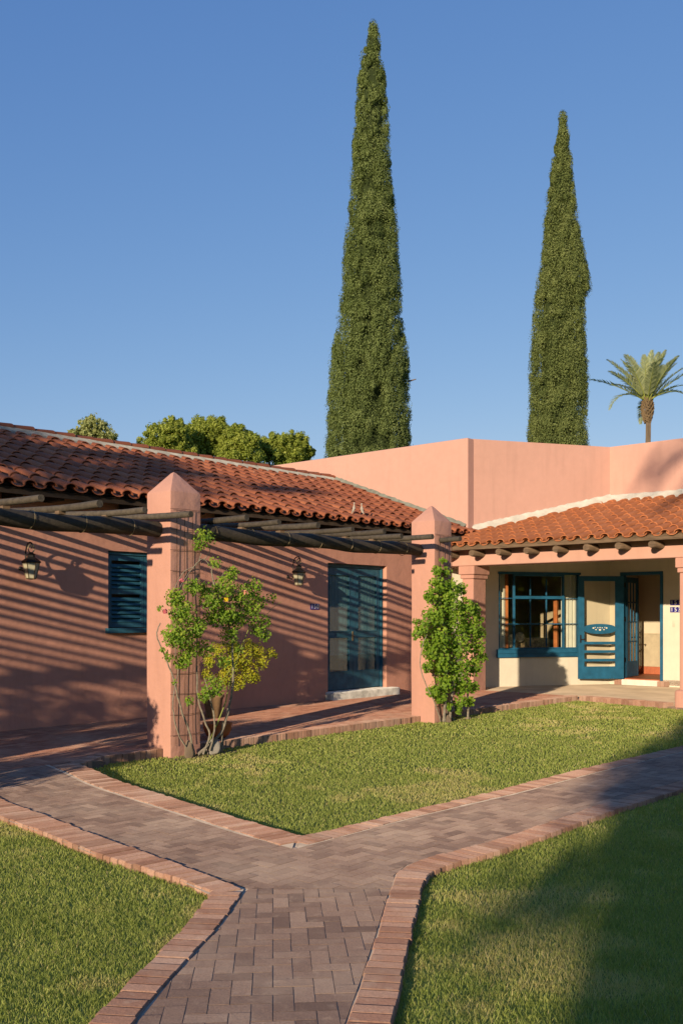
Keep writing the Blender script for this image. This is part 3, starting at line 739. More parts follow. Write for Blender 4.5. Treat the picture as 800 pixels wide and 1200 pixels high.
# picture window (frame FA)
x0,x1,z0,z1=WA
wf=MB(FA); d0=.03
wf.box(x0+.001,x0+.022,-.01,.1,z0,z1-.03); wf.box(x1-.022,x1-.001,-.01,.1,z0,z1-.03); wf.box(x0-.02,x1+.02,-.03,.1,z1-.03,z1+.02)
wf.box(1.005,1.04,-.012,.05,z0,z1-.03); wf.box(2.205,2.24,-.012,.05,z0,z1-.03)
wf.box(1.035,2.21,-.008,.05,1.935,2.0)      # meeting rail
wf.box(1.035,2.21,-.004,.04,1.38,1.405); wf.box(1.035,2.21,-.008,.05,z0,z0+.03); wf.box(1.035,2.21,-.008,.05,z1-.07,z1-.03)
for xm in (1.42,1.81): wf.box(xm-.007,xm+.007,.0,.05,z0+.05,1.375); wf.box(xm-.007,xm+.007,.0,.05,1.41,1.93); wf.box(xm-.007,xm+.007,.002,.05,2.01,z1-.13)
for a,b_ in ((x0+.02,1.006),(2.238,x1-.02)):
    for zz in (1.385,1.94): wf.box(a,b_,-.002,.03,zz,zz+.016)
    wf.box(a,b_,-.004,.05,z0,z0+.025)
win=wf.build('window',M_blue,house,bevel=.003)
mb=MB(FA); mb.box(x0-.06,x1+.02,-.10,.02,.76,.85); mb.box(x0-.03,x1+.0,-.05,.02,.675,.757); mb.box(x0-.075,x1+.02,-.075,-.02,.675-.002,.76); mb.build('window_sill',M_blue,win,bevel=.006)
mb=MB(FA); pane(mb,x0+.02,x1-.02,.03,z0+.03,z1-.03); mb.build('glass',M_glass,win)
def curtain(name,label,F,xa,xb,y,z0,z1,mat,amp=.03,k=1.0,group=None):
    n=48; mb=MB(F); pts=[]
    for i in range(n+1):
        x=xa+(xb-xa)*i/n; s_=(x-xa)*k
        yy=y+amp*math.sin(s_*70)+amp*.4*math.sin(s_*131+1)
        pts+=[(x,yy,z0),(x+.006*math.sin(s_*50),yy*1.0+.004,z1)]
    mb.poly(pts,[(2*i,2*i+2,2*i+3,2*i+1) for i in range(n)],.5,True)
    mb.poly([(p[0],p[1]+.004,p[2]) for p in pts],[(2*i+1,2*i+3,2*i+2,2*i) for i in range(n)],.5,True)
    o=mb.build(name,mat); return tag(o,label,'curtain',group)
curtain('curtain','white curtain hanging behind the right side pane of the porch window',FA,2.225,2.60,.105,.855,2.47,M_curtain,.018)
curtain('curtain','narrow white curtain behind the left side pane of the porch window',FA,.74,.86,.11,.855,2.47,M_curtain,.018)
curtain('curtain','orange drape gathered right of centre in the porch window',FA,2.05,2.17,.13,.855,1.93,M_orange,.022)
curtain('curtain','thin orange drape next to the left white curtain in the window',FA,.87,.93,.12,.855,2.47,M_orange,.02)
# sofa
sofa=thing('sofa','patterned gold sofa seen through the porch window','sofa',FA@Matrix.Translation((1.5,.75,.19)))
mb=MB(FA); mb.box(.98,2.1,.36,.56,.25,1.08); mb.build('backrest',M_sofa,sofa,bevel=.05)
mb=MB(FA); mb.box(.98,2.1,.56,1.2,.25,.62); mb.build('seat',M_sofa,sofa,bevel=.05)
for a in (.84,2.08):
    mb=MB(FA); mb.box(a,a+.16,.36,1.2,.20,.82); mb.build('armrest',M_sofa,sofa,bevel=.05)
cl=['pale floral cushion stacked at the left end of the sofa','second pale floral cushion in front of the sofa back']
for (cx,cz,rr) in ((1.12,1.07,.10),(1.30,1.10,.11),(1.04,.96,.09)):
    mb=MB(FA@Matrix.Translation((cx,.28,cz))@Matrix.Rotation(math.radians(90),4,'X')); mb.lathe([(0,-.07),(rr*.7,-.06),(rr,-.02),(rr,.02),(rr*.7,.06),(0,.07)],n=12); mb.build('cushion',flat('pale_floral',(.52,.42,.26),.9,.2,30,.5,0,30),sofa)
# screen door, opened flat beside the doorway
FS=frame(5.165,21.43,7.0)
S=thing('screen_door','open blue screen door with carved oval panel, folded back by the window','door',FS@Matrix.Translation((1.03,0,.19)))
wd=1.035; zb,zt=.19,2.44
mb=MB(FS); zz=[zb+.0]
mb.box(0,.135,0,.035,zb,zt); mb.box(wd-.19,wd,0,.035,zb,zt)
rails=[(zb,.555),(.63,.70),(.845-.03,.87),(1.0,1.06),(zt-.12,zt)]
# heights read from the photo
def zy(py): return H-(py-720)*21.5/FPX
rails=[(zb,zy(781)),(zy(775),zy(772)),(zy(765),zy(762)),(zy(755),zy(752)),(zy(681),zt)]
for a,b_ in rails: mb.box(.135,wd-.19,.002,.033,a,b_)
# oval rail
n=20; top=[];bot=[]; xa,xb=.135,wd-.19; zc=zy(737)
for i in range(n+1):
    t=i/n; e=math.sqrt(max(0,1-(2*t-1)**2)); x=xa+(xb-xa)*t
    top.append((x,zc+.035+.075*e)); bot.append((x,zc-.035-.075*e))
for i in range(n):
    (xA,tA),(xB,tB)=top[i],top[i+1]; bA,bB=bot[i][1],bot[i+1][1]
    mb.poly([(xA,.002,bA),(xB,.002,bB),(xB,.002,tB),(xA,.002,tA),(xA,.033,bA),(xB,.033,bB),(xB,.033,tB),(xA,.033,tA)],[(0,1,2,3),(7,6,5,4),(3,2,6,7),(1,0,4,5)])
mb.build('door_frame',M_blue,S,bevel=0)
mb=MB(FS)
for dx,dz,r in ((-.15,.02,.017),(-.09,-.015,.014),(-.05,.025,.012),(0,-.02,.022),(.05,.025,.012),(.09,-.015,.014),(.15,.02,.017),(0,.03,.012),(-.11,.035,.01),(.11,.035,.01)):
    cx=(xa+xb)/2+dx
    mb.poly([(cx+r*1.3*math.cos(q*math.pi/4),-.001,zc+dz+r*math.sin(q*math.pi/4)) for q in range(8)],[tuple(range(8))])
mb.build('carved_ornament',M_cream,S)
mb=MB(FS); pane(mb,.13,wd-.185,.034,zb+.3,zt-.11); mb.build('insect_screen',M_screen,S)
mb=MB(FS); mb.tube([(.05,-.005,zy(749)),(.05,-.05,zy(749)),(.13,-.055,zy(749))],.010); mb.box(.035,.065,-.01,.001,zy(753),zy(744)); mb.build('handle',M_iron,S)
# doorway frame
mb=MB(FB); a,b_,c,d=DB
mb.box(a-.03,a+.05,-.03,.12,c-.02,d+.0); mb.box(b_-.03,b_+.03,-.03,.12,c-.02,d); mb.box(a-.03,b_+.03,-.032,.12,d-.03,d+.04); mb.build('door_frame',M_blue,house,bevel=.004)
for z in (.55,1.45,2.2):
    mb=MB(FB); mb.box(a+.05,a+.075,-.034,.02,z,z+.1); mb.build('hinge',M_iron,house)
# inner glazed door opened inwards
FI=frame(6.33,21.80,55); wi=.80
D=thing('glazed_door','inner blue glazed door standing open into the entry','door',FI@Matrix.Translation((0,0,.2)))
mb=MB(FI); zb,zt=.205,2.43
mb.box(0,.10,0,.04,zb,zt); mb.box(wi-.10,wi,0,.04,zb,zt); mb.box(.10,wi-.10,.002,.038,zb,.55); mb.box(.10,wi-.10,.002,.038,zt-.12,zt)
for xm in (.10+.2,.10+.4): mb.box(xm-.014,xm+.014,.008,.032,.55,zt-.12)
for k in range(1,4):
    z=.55+(zt-.12-.55)*k/4; mb.box(.10,wi-.10,.006,.034,z-.014,z+.014)
mb.build('door_leaf',M_blue,D,bevel=.003)
mb=MB(FI); pane(mb,.1,wi-.1,.02,.55,zt-.12); mb.build('glass',M_glass,D)
mb=MB(FI); mb.tube([(wi-.05,.0,1.08),(wi-.05,-.06,1.08),(wi-.16,-.065,1.07)],.012); mb.tube([(wi-.05,.04,1.08),(wi-.05,.10,1.08),(wi-.16,.105,1.07)],.012); mb.build('handle',M_iron,D)
# light switch
mb=MB(FB); mb.box(1.435,1.495,-.010,-.001,1.33,1.47); mb.box(1.458,1.472,-.016,-.010,1.385,1.415); tag(mb.build('switch_plate',flat('ivory',(.66,.60,.47),.5),bevel=.002),'small ivory switch plate below the number tiles by the open door','switch')

# ------------------------------------------------------------------ house numbers
def digits(text,M,size,mat,parent):
    cu=bpy.data.curves.new('digit','FONT'); cu.body=text; cu.size=size; cu.align_x='CENTER'; cu.align_y='CENTER'; cu.extrude=.001; cu.offset=.0003
    o=bpy.data.objects.new('digit',cu); COL.objects.link(o); bpy.context.view_layer.update()
    me=bpy.data.meshes.new_from_object(o.evaluated_get(bpy.context.evaluated_depsgraph_get())); COL.objects.unlink(o); bpy.data.objects.remove(o)
    me.transform(world_of(parent).inverted()@M); me.materials.append(mat)
    q=bpy.data.objects.new('digit',me); COL.objects.link(q); q.parent=parent; return q
def number(F,text,x,z,w,h,label):
    t=thing('house_number',label,'house number',F@Matrix.Translation((x,-.001,z)),'house number tiles')
    for i,ch in enumerate(text):
        cx=x+(i-1)*(w+.003)
        mb=MB(F); mb.box(cx-w/2,cx+w/2,-.012,-.001,z-h/2,z+h/2); o=mb.build('number_tile',M_dkblue,t,bevel=.002)
        digits(ch,F@Matrix.Translation((cx,-.0135,z))@Matrix.Rotation(math.radians(90),4,'X'),h*1.05,M_white,t)
number(F1@Matrix.Translation((0,WZ,0)),'150',5.76,1.738,.072,.105,'dark blue 150 number tiles beside the double door of the long wing')
number(FB,'151',1.51,1.852,.078,.115,'upper of the two blue number tile rows beside the porch door, reading 151')
number(FB,'153',1.51,1.70,.078,.115,'lower of the two blue number tile rows beside the porch door, reading 153')

# ------------------------------------------------------------------ lanterns
def lantern(label):
    ML=F1@Matrix.Translation((-.03,WZ,2.29))
    t=thing('wall_lantern',label,'lantern',ML,'wall lanterns on the long wing')
    F=ML@Matrix.Translation((0,-.27,-.05))
    def hexl(prof,name,mat):
        mb=MB(F); mb.lathe(prof,n=6,smooth=False); return mb.build(name,mat,t)
    hexl([(.0,-.18),(.062,-.172),(.066,-.16),(.06,-.155)],'lantern_base',M_brass)
    hexl([(.060,-.158),(.105,.045)],'lamp_glass',M_lampglass)
    mb=MB(F)
    for k in range(6):
        q=2*math.pi*(k+.5)/6; mb.tube([(.064*math.cos(q),.064*math.sin(q),-.16),(.109*math.cos(q),.109*math.sin(q),.05)],.006,5)
    mb.build('glazing_bars',M_brass,t)
    hexl([(.118,.045),(.128,.055),(.122,.068),(.075,.105),(.05,.12),(.045,.15),(.058,.158),(.03,.175),(0,.19)],'lantern_roof',M_iron)
    mb=MB(F); pts=[(.045*math.cos(a),0,.235+.055*math.sin(a)) for a in [i*math.pi/8 for i in range(17)]]; mb.tube(pts,.009,6); mb.build('ring',M_brass,t)
    mb=MB(F); 
    pts=[(0,.265,-.02),(0,.18,-.06),(0,.12,.02),(0,.14,.16),(0,.10,.29),(0,.02,.32),(0,-.03,.28),(0,0,.24)]
    cr=[]
    for i in range(len(pts)-1):
        p0,p1,p2,p3=[Vector(pts[min(max(j,0),len(pts)-1)]) for j in (i-1,i,i+1,i+2)]
        for s_ in range(4):
            u_=s_/4; cr.append(.5*((2*p1)+(p2-p0)*u_+(2*p0-5*p1+4*p2-p3)*u_*u_+(3*p1-p0-3*p2+p3)*u_**3))
    cr.append(Vector(pts[-1])); mb.tube(cr,.010,6); mb.build('arm',M_iron,t)
    mb=MB(ML@Matrix.Rotation(math.radians(90),4,'X')); mb.lathe([(0,.022),(.012,.02),(.028,.008),(.03,0)],c=(0,-.07,0),n=12); mb.build('wall_plate',M_iron,t)
    return t
la=lantern('bronze wall lantern left of the louvred window')
dup(la,F1@Matrix.Translation((5.08,WZ,2.32)),'bronze wall lantern between the first pillar and the blue double door','wall lanterns on the long wing')

# ------------------------------------------------------------------ pergola
perg=thing('pergola','log pergola on pointed pink stucco pillars in front of the long wing','pergola',F1)
P2uw=F1i@Vector((1.395,14.72,0))
def pillar(u,w,sz=.45):
    zt,zp=3.0,3.265
    mb=MB(F1@Matrix.Translation((u,w,0))); s=sz
    # rounded square column with pyramid cap, side slightly rough
    lv=[(-.12,1),(0.6,1),(1.2,1.0),(1.8,1.0),(2.4,1),(zt,1)]
    n=6; ring=[]
    per=[(i/n,0) for i in range(n)]+[(1,i/n) for i in range(n)]+[(1-i/n,1) for i in range(n)]+[(0,1-i/n) for i in range(n)]
    zs=[-.12+i*(zt+.12)/16 for i in range(17)]; pts=[]
    def rnd(x,y):  # round the corners
        cx,cy=x-.5,y-.5; r=.06
        ax,ay=abs(cx),abs(cy)
        if ax>.5-r and ay>.5-r:
            dx,dy=ax-(.5-r),ay-(.5-r); L=math.hypot(dx,dy) or 1; k_=min(1,r/L); ax,ay=(.5-r)+dx*k_,(.5-r)+dy*k_
        return math.copysign(ax,cx),math.copysign(ay,cy)
    m=len(per)
    for z in zs:
        for (x,y) in per:
            a,b_=rnd(x,y); nz=noise.noise(Vector((a*3+u,b_*3,z*1.3)))*.012
            pts.append((s*(.5+a*(1+nz*2)),s*(.5+b_*(1+nz*2)),z))
    for j,(z,k_) in enumerate(((zt+.02,.965),(zt+.13,.55),(zp-.02,.12))):
        for (x,y) in per:
            a,b_=rnd(x,y); pts.append((s*(.5+a*k_),s*(.5+b_*k_),z))
    pts.append((s*.5,s*.5,zp)); R_=len(zs)+3
    f=[]
    for j in range(R_-1):
        for i in range(m): f.append((j*m+i,j*m+(i+1)%m,(j+1)*m+(i+1)%m,(j+1)*m+i))
    for i in range(m): f.append(((R_-1)*m+i,(R_-1)*m+(i+1)%m,R_*m))
    mb.poly(pts,f,.5,False)
    o=mb.build('pillar',M_pillar,perg)
    for p in o.data.polygons: p.use_smooth=True
    o.data.set_sharp_from_angle(angle=math.radians(28)) if hasattr(o.data,'set_sharp_from_angle') else None
    return o
PU=[-11.2,-4.87,0,P2uw.x]; PWv=[0,0,0,P2uw.y]
pl=[pillar(u,w) for u,w in zip(PU,PWv)]
# wire trellis on the courtyard faces
for (u,w),o in list(zip(zip(PU,PWv),pl))[1:]:
    mb=MB(F1)
    for i,x in enumerate((.07,.19,.31,.41)):
        mb.tube([(u+x+random.uniform(-.01,.01),w-.022+random.uniform(-.006,.006),z) for z in [0.1+.3*k for k in range(10)]],.0032,4)
    z=.22
    while z<2.85:
        mb.tube([(u-.02,w-.018,z),(u+.2,w-.026,z+random.uniform(-.01,.01)),(u+.47,w-.018,z+random.uniform(-.02,.02))],.0032,4); z+=.235
    mb.build('trellis_wire',M_rust,o)
# main beams
def beam(u0,u1,w,z,r=.092):
    mb=MB(F1); n=24
    pts=[(u0+(u1-u0)*i/n,w+.012*math.sin(i*.9),z+.012*math.sin(i*.6+1)) for i in range(n+1)]
    mb.tube(pts,[r*(1+.05*math.sin(i*1.3)) for i in range(n+1)],14,.25,True,.02); o=mb.build('beam',M_log,perg)
    u=u0+.3
    while u<u1:
        mb=MB(F1)
        for dz in (0,):
            mb.tube([(u+dz+.012*math.sin(q),w+(r+.006)*math.cos(q),z+(r+.006)*math.sin(q)) for q in [i*math.pi/8 for i in range(17)]],.004,4,cap=False)
        mb.build('wire_binding',M_brass,o); u+=.62
for a,b_,w0,w1 in ((-4.42,-.005,.225,.225),(.455,P2uw.x-.005,.225,.225),(-10.7,-4.9,.225,.225),(-16,-11.2,.225,.225)):
    beam(a,b_,w0+(P2uw.y*.5 if a>0 else 0),2.575)
# poles
ends=[(-1.922,.45),(-1.282,.47),(-.70,.44),(-.085,.46),(.76,.46),(1.31,.44),(1.98,.45),(2.62,.46),(3.27,.46),(3.86,.3),(4.40,.45),(5.03+.0,.50)]
u=-2.55
while u>-16.5: ends.append((u,random.uniform(.42,.5))); u-=.61+random.uniform(-.03,.03)
for i,(u,v) in enumerate(ends):
    mb=MB(F1); r=random.uniform(.034,.040); n=10; dz=random.uniform(-.012,.012); du=random.uniform(-.03,.03)
    if abs(u+.085)<.001: du=-.0
    v_=v
    pts=[(u+du*t/n+.012*math.sin(t*.9+i),-v_+(WZ-.02+v_)*t/n,2.715+dz+.15*max(0,t/n-.15)+.008*math.sin(t*.7+i*2)) for t in range(n+1)]
    mb.tube(pts,[r*(1-.012*t) for t in range(n+1)],10,random.uniform(.3,1),True,.03); mb.build('pole',M_log,perg)
    if not(-.1<u<.5) :
        mb=MB(F1); mb.box(u-.04,u+.04,.19,.27,2.655,2.69); mb.build('spacer_block',M_wood,perg)

# ------------------------------------------------------------------ leaves and plants
def leaves(name,C,Nrm,L,wfac,tint,mat,parent,fold=.25,axis=None):
    n=len(C); Nrm=Nrm/np.linalg.norm(Nrm,axis=1,keepdims=True)
    r=RNG.normal(size=(n,3))
    if axis is not None: r=r*.45+np.array(axis)
    T=r-Nrm*np.sum(r*Nrm,1,keepdims=True); T/=np.linalg.norm(T,axis=1,keepdims=True); B=np.cross(Nrm,T)
    L=np.asarray(L).reshape(-1,1)*np.ones((n,1)); w=L*wfac
    V=np.stack([C-T*L*.5,C-T*L*.05+B*w*.5+Nrm*w*fold,C+T*L*.5,C-T*L*.05-B*w*.5+Nrm*w*fold],1)
    return tri_obj(name,V,4,tint,mat,parent,faces=[(0,1,2),(0,2,3)])
def clump_pts(c,r,n,squash=1.0):
    d=RNG.normal(size=(n,3)); d/=np.linalg.norm(d,axis=1,keepdims=True); q=RNG.random((n,1))**(1/2.2)
    P=np.array(c)+d*q*np.array(r)*[1,1,squash]; return P,d
VIEW=np.array([-.25,-.75,.35])
def cane(mb,pts,r0,r1,n=6,tint=.5):
    P=[Vector(p) for p in pts]; cr=[]
    for i in range(len(P)-1):
        p0,p1,p2,p3=[P[min(max(j,0),len(P)-1)] for j in (i-1,i,i+1,i+2)]
        for s_ in range(5):
            u_=s_/5; cr.append(.5*((2*p1)+(p2-p0)*u_+(2*p0-5*p1+4*p2-p3)*u_*u_+(3*p1-p0-3*p2+p3)*u_**3)+Vector((random.uniform(-.004,.004),random.uniform(-.004,.004),0)))
    cr.append(P[-1]); m=len(cr); mb.tube(cr,[r0+(r1-r0)*i/(m-1) for i in range(m)],n,tint)

# climbing rose on the near pillar
rose=thing('climbing_rose','leggy climbing rose with grey canes and small leaves on the near pillar','rose bush',F1@Matrix.Translation((.6,-.15,LAWN)))
RC=[(240,630,13,.10,120),(232,640,6,.05,30),(205,700,12,.22,150),(214,718,16,.25,260),(204,745,15,.25,230),(226,688,11,.2,110),(230,735,13,.25,170),(214,775,12,.2,120),(222,760,12,.2,100),
    (262,688,14,.1,180),(282,698,15,.1,220),(272,672,9,.1,80),(297,688,12,.05,110),(292,718,16,.1,200),(262,718,16,.15,240),(302,738,10,.1,90),(246,704,13,.2,180),(268,745,12,.1,110),(310,728,8,.1,50),
    (250,805,14,.3,130),(240,815,9,.3,60),(197,770,6,.25,25),(188,713,4,.25,12),(192,762,5,.25,14),(252,660,8,.1,40),(222,822,6,.3,20),(205,800,4,.2,10),(278,760,8,.1,40),(318,700,7,0,25),(275,725,14,.1,170),(250,725,12,.15,130),(240,760,12,.2,90),(262,775,9,.2,60),(310,745,8,.1,60),(240,690,9,.15,60),(300,705,12,.05,120),(214,748,14,.25,140)]
Cs=[];Ns=[];Ti=[];Ls=[]
for px,py,r,v,n in RC:
    c=on_w(px,py,-v-.08); rr=r*c.y/FPX
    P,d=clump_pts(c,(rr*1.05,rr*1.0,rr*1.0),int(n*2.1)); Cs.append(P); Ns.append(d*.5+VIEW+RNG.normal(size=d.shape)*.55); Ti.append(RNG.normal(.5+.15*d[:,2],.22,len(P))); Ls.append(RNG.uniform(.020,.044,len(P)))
leaves('foliage',np.concatenate(Cs),np.concatenate(Ns),np.concatenate(Ls),.68,np.concatenate(Ti),M_rose,rose)
mb=MB()
def cpts(L): return [on_w(px,py,-v) for px,py,v in L]
base=(232,884,.18)
for L,r0,r1 in (([(232,884,.16),(258,860,.2),(268,830,.2),(273,795,.2),(270,740,.15),(252,690,.1),(248,668,.1)],.019,.008),
              ([(228,886,.14),(222,858,.2),(212,830,.22),(203,795,.28),(192,765,.28),(184,745,.28),(188,730,.26)],.014,.006),
              ([(238,884,.2),(246,862,.25),(240,845,.25),(232,815,.22),(231,780,.2)],.013,.009),
              ([(222,880,.12),(212,866,.2),(205,845,.28),(203,820,.3),(208,790,.28),(210,770,.26)],.010,.005),
              ([(246,880,.22),(252,850,.25),(247,820,.2),(240,795,.2)],.012,.008),
              ([(262,866,.15),(259,882,.18),(261,845,.2)],.012,.010),
              ([(249,668,.1),(238,655,.06),(224,668,.05),(210,690,.1)],.006,.004),
              ([(252,690,.1),(262,672,.1),(270,665,.1)],.006,.004),
              ([(236,660,.03),(246,645,.05),(238,625,.06),(242,615,.08)],.006,.003),
              ([(200,700,.04),(214,672,.03),(230,662,.03),(236,648,.03)],.006,.004),
              ([(206,770,.05),(204,720,.04),(206,690,.03)],.005,.003)):
    cane(mb,cpts(L),r0,r1)
mb.build('canes',M_cane,rose)
mb=MB()
for L,r0,r1 in (([(244,872,.2),(262,830,.25),(272,790,.25),(290,740,.2),(300,720,.2)],.009,.004),([(240,820,.25),(262,795,.3),(276,778,.3)],.006,.003),([(290,740,.2),(305,728,.15),(320,712,.1),(330,705,.1)],.005,.002)):
    cane(mb,cpts(L),r0,r1)
mb.build('green_shoots',M_greencane,rose)
mb=MB(); Cs=[]
for px,py,t_ in ((213,681,.15),(265,702,1),(288,694,.6),(193,716,.05)):
    c=on_w(px,py,-.35); P,d=clump_pts(c,(.025,.025,.025),14); Cs.append((P,d,t_))
leaves('blossom',np.concatenate([q[0] for q in Cs]),np.concatenate([q[1]+VIEW for q in Cs]),.035,.9,np.concatenate([np.full(len(q[0]),q[2]) for q in Cs]),M_petal,rose)

vine=thing('climbing_vine','dense bright green climber covering the far pillar','climbing plant',F1@Matrix.Translation((5.4,-.1,LAWN)))
VC=[(519,657,4,22),(511,668,6,50),(524,670,6,40),(513,685,10,130),(528,690,12,170),(541,690,7,60),(505,700,8,80),(523,706,15,260),(542,712,13,200),(555,715,8,70),(502,698,6,40),(507,722,13,200),(530,728,16,300),(549,735,14,240),(561,742,8,80),
    (494,735,9,100),(490,742,8,70),(511,748,16,280),(534,755,17,320),(556,758,12,160),(564,770,7,60),(503,765,9,110),(515,776,15,240),(535,782,15,260),(553,782,11,150),(500,782,6,50),(520,800,13,180),(540,802,12,170),(553,805,8,80),
    (507,810,8,90),(515,818,8,80),(538,822,9,80),(550,822,6,50),(525,828,5,30),(498,755,6,40),(537,833,4,18),(560,725,6,40),(487,728,4,16)]
Cs=[];Ns=[];Ti=[];Ls=[]
for px,py,r,n in VC:
    c=on_w(px,py,-.22); rr=r*c.y/FPX*1.08
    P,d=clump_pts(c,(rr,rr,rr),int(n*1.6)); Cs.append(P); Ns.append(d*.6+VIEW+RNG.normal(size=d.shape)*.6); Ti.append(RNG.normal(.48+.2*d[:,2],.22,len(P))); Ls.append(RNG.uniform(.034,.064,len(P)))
leaves('foliage',np.concatenate(Cs),np.concatenate(Ns),np.concatenate(Ls),.75,np.concatenate(Ti),M_vine,vine)
mb=MB()
for L,r0,r1 in (([(520,846,.2),(521,825,.2),(523,790,.2),(520,740,.2),(515,700,.2)],.022,.01),([(526,848,.22),(529,820,.2),(532,780,.2),(536,740,.2)],.02,.01),([(548,848,.2),(548,825,.2),(547,780,.2),(545,740,.2)],.018,.01),
              ([(516,846,.15),(510,826,.2),(497,798,.3),(492,775,.32),(495,755,.32),(500,744,.3)],.009,.006),([(518,845,.15),(524,832,.2),(517,815,.2)],.013,.008),([(531,845,.15),(528,836,.2),(533,826,.2)],.02,.01)):
    cane(mb,cpts(L),r0,r1)
mb.build('canes',M_cane,vine)
# knobbly bases
def rock(name,c,r,mat,parent=None,seed=0,sq=.7):
    bm=bmesh.new(); bmesh.ops.create_icosphere(bm,subdivisions=3,radius=1)
    for v in bm.verts:
        k_=1+.35*noise.noise(v.co*1.4+Vector((seed,0,0)))+.12*noise.noise(v.co*4+Vector((seed,3,0)))
        v.co=Vector((v.co.x*r*k_,v.co.y*r*k_,v.co.z*r*sq*k_))+Vector(c)
    me=bpy.data.meshes.new(name); 
    if parent: bmesh.ops.transform(bm,matrix=world_of(parent).inverted(),verts=bm.verts)
    bm.to_mesh(me); bm.free(); me.materials.append(mat); o=bpy.data.objects.new(name,me); COL.objects.link(o)
    if parent: o.parent=parent
    for p in me.polygons: p.use_smooth=True
    return o
rock('stump',on_w(523,846,-.18),.085,M_bark,vine,3,1.2); rock('stump',on_w(548,846,-.18),.06,M_bark,vine,5,1.3); rock('stump',on_w(222,880,-.14),.06,M_bark,rose,6,1.9)
tag(rock('garden_stone',uw(.50,-.16,.05),.085,M_stone,None,9,1.2),'rough grey stone at the foot of the near pillar','stone')
# soil beds
for (u,w,a,b_) in ((.45,-.12,.55,.13),(5.6,-.12,.6,.13)):
    mb=MB(F1); pts=[(u+a*math.cos(q*math.pi/12)*random.uniform(.85,1.1),w+b_*math.sin(q*math.pi/12)*random.uniform(.8,1.1)) for q in range(24)]
    mb.prism(pts,-.1,LAWN-.002); struct(mb,'soil_patch',M_soil)

# yellow shrub in a pot and an empty bowl
pc=on_w(250,700,2.35); pc=Vector((pc.x,pc.y,TZ))
ys=thing('potted_shrub','yellow green shrub growing in a clay pot behind the near pillar','shrub',Matrix.Translation(pc))
mb=MB(Matrix.Translation(pc)); mb.lathe([(0,0),(.10,0),(.15,.30),(.165,.31),(.165,.35),(.145,.35),(.14,.31),(0,.31)],n=22); mb.build('pot',flat('tan_clay',(.30,.19,.10),.85,.3,30,.2),ys)
Cs=[];Ns=[];Ti=[];Ls=[]
for px,py,r,n in ((283,770,14,420),(300,762,10,240),(270,778,14,420),(290,788,14,380),(255,762,10,240),(245,775,9,200),(305,775,11,260),(316,765,7,110),(262,795,10,220),(278,800,10,220),(298,795,8,120),(242,790,7,100),(322,768,4,40),(272,760,10,220),(290,755,8,120)):
    c=on_w(px,py,2.15); rr=r*c.y/FPX
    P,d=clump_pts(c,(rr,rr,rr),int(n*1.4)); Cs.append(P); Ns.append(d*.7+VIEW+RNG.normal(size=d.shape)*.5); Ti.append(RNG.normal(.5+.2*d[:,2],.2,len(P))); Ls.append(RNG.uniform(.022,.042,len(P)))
leaves('foliage',np.concatenate(Cs),np.concatenate(Ns),np.concatenate(Ls),.6,np.concatenate(Ti),M_yel,ys)
mb=MB()
top=pc+Vector((0,0,.3))
for px,py in ((283,775),(305,772),(262,780),(245,780),(278,798),(300,790)):
    e=on_w(px,py,2.15); cane(mb,[top,top.lerp(e,.4)+Vector((0,0,.1)),e],.012,.004)
mb.build('stems',M_cane,ys)
bc=uw(1.07,.42,TZ+.012)
mb=MB(Matrix.Translation(bc)@Matrix.Scale(.74,4)); mb.lathe([(0,0),(.12,0),(.19,.05),(.235,.14),(.235,.21),(.25,.235),(.25,.26),(.225,.26),(.215,.22),(.2,.12),(.1,.04),(0,.04)],n=28)
tag(mb.build('clay_bowl',M_terra),'empty rounded terracotta bowl on the terrace behind the rose canes','pot')

# doves on the roof
def dove(M,label):
    t=thing('dove',label,'bird',M,'doves on the tiled roof')
    bm=bmesh.new()
    rings=[(-.15,.006,.012),(-.10,.02,.03),(-.05,.045,.055),(0,.055,.085),(.05,.052,.11),(.085,.035,.155),(.10,.028,.19),(.118,.03,.215),(.14,.02,.225),(.152,.006,.215)]
    zr_=[-.03,-.01,.02,.05,.085,.125,.16,.185,.19,.185]
    vs=[]; n=10
    for (x,r,_),z in zip(rings,zr_):
        vs.append([bm.verts.new(M@Vector((x,r*math.cos(2*math.pi*k/n),z+r*1.05*math.sin(2*math.pi*k/n)))) for k in range(n)])
    for a,b_ in zip(vs,vs[1:]):
        for k in range(n): bm.faces.new((a[k],a[(k+1)%n],b_[(k+1)%n],b_[k]))
    bm.faces.new(list(reversed(vs[0]))); bm.faces.new(vs[-1])
    bmesh.ops.recalc_face_normals(bm,faces=bm.faces)
    me=bpy.data.meshes.new('body'); bmesh.ops.transform(bm,matrix=M.inverted(),verts=bm.verts); bm.to_mesh(me); bm.free(); me.materials.append(M_dove)
    for p in me.polygons: p.use_smooth=True
    o=bpy.data.objects.new('body',me); COL.objects.link(o); o.parent=t
    mb=MB(M); mb.tube([(.15,0,.186),(.172,0,.18)],[.006,.001],5); mb.build('beak',M_iron,t)
    for s_ in (-1,1):
        mb=MB(M); mb.tube([(0,.02*s_,.0),(.005,.02*s_,-.06)],.004,5); mb.build('leg',M_terra,t)
        mb=MB(M); mb.poly([(.07,.05*s_,.06),(-.02,.06*s_,.07),(-.13,.03*s_,.0),(-.17,.01*s_,-.02),(-.06,.055*s_,.0),(.04,.055*s_,.02)],[(0,1,2,3,4,5)] if s_>0 else [(5,4,3,2,1,0)]); mb.build('wing',flat('wing_feather',(.42,.38,.32),.8),t)
    return t
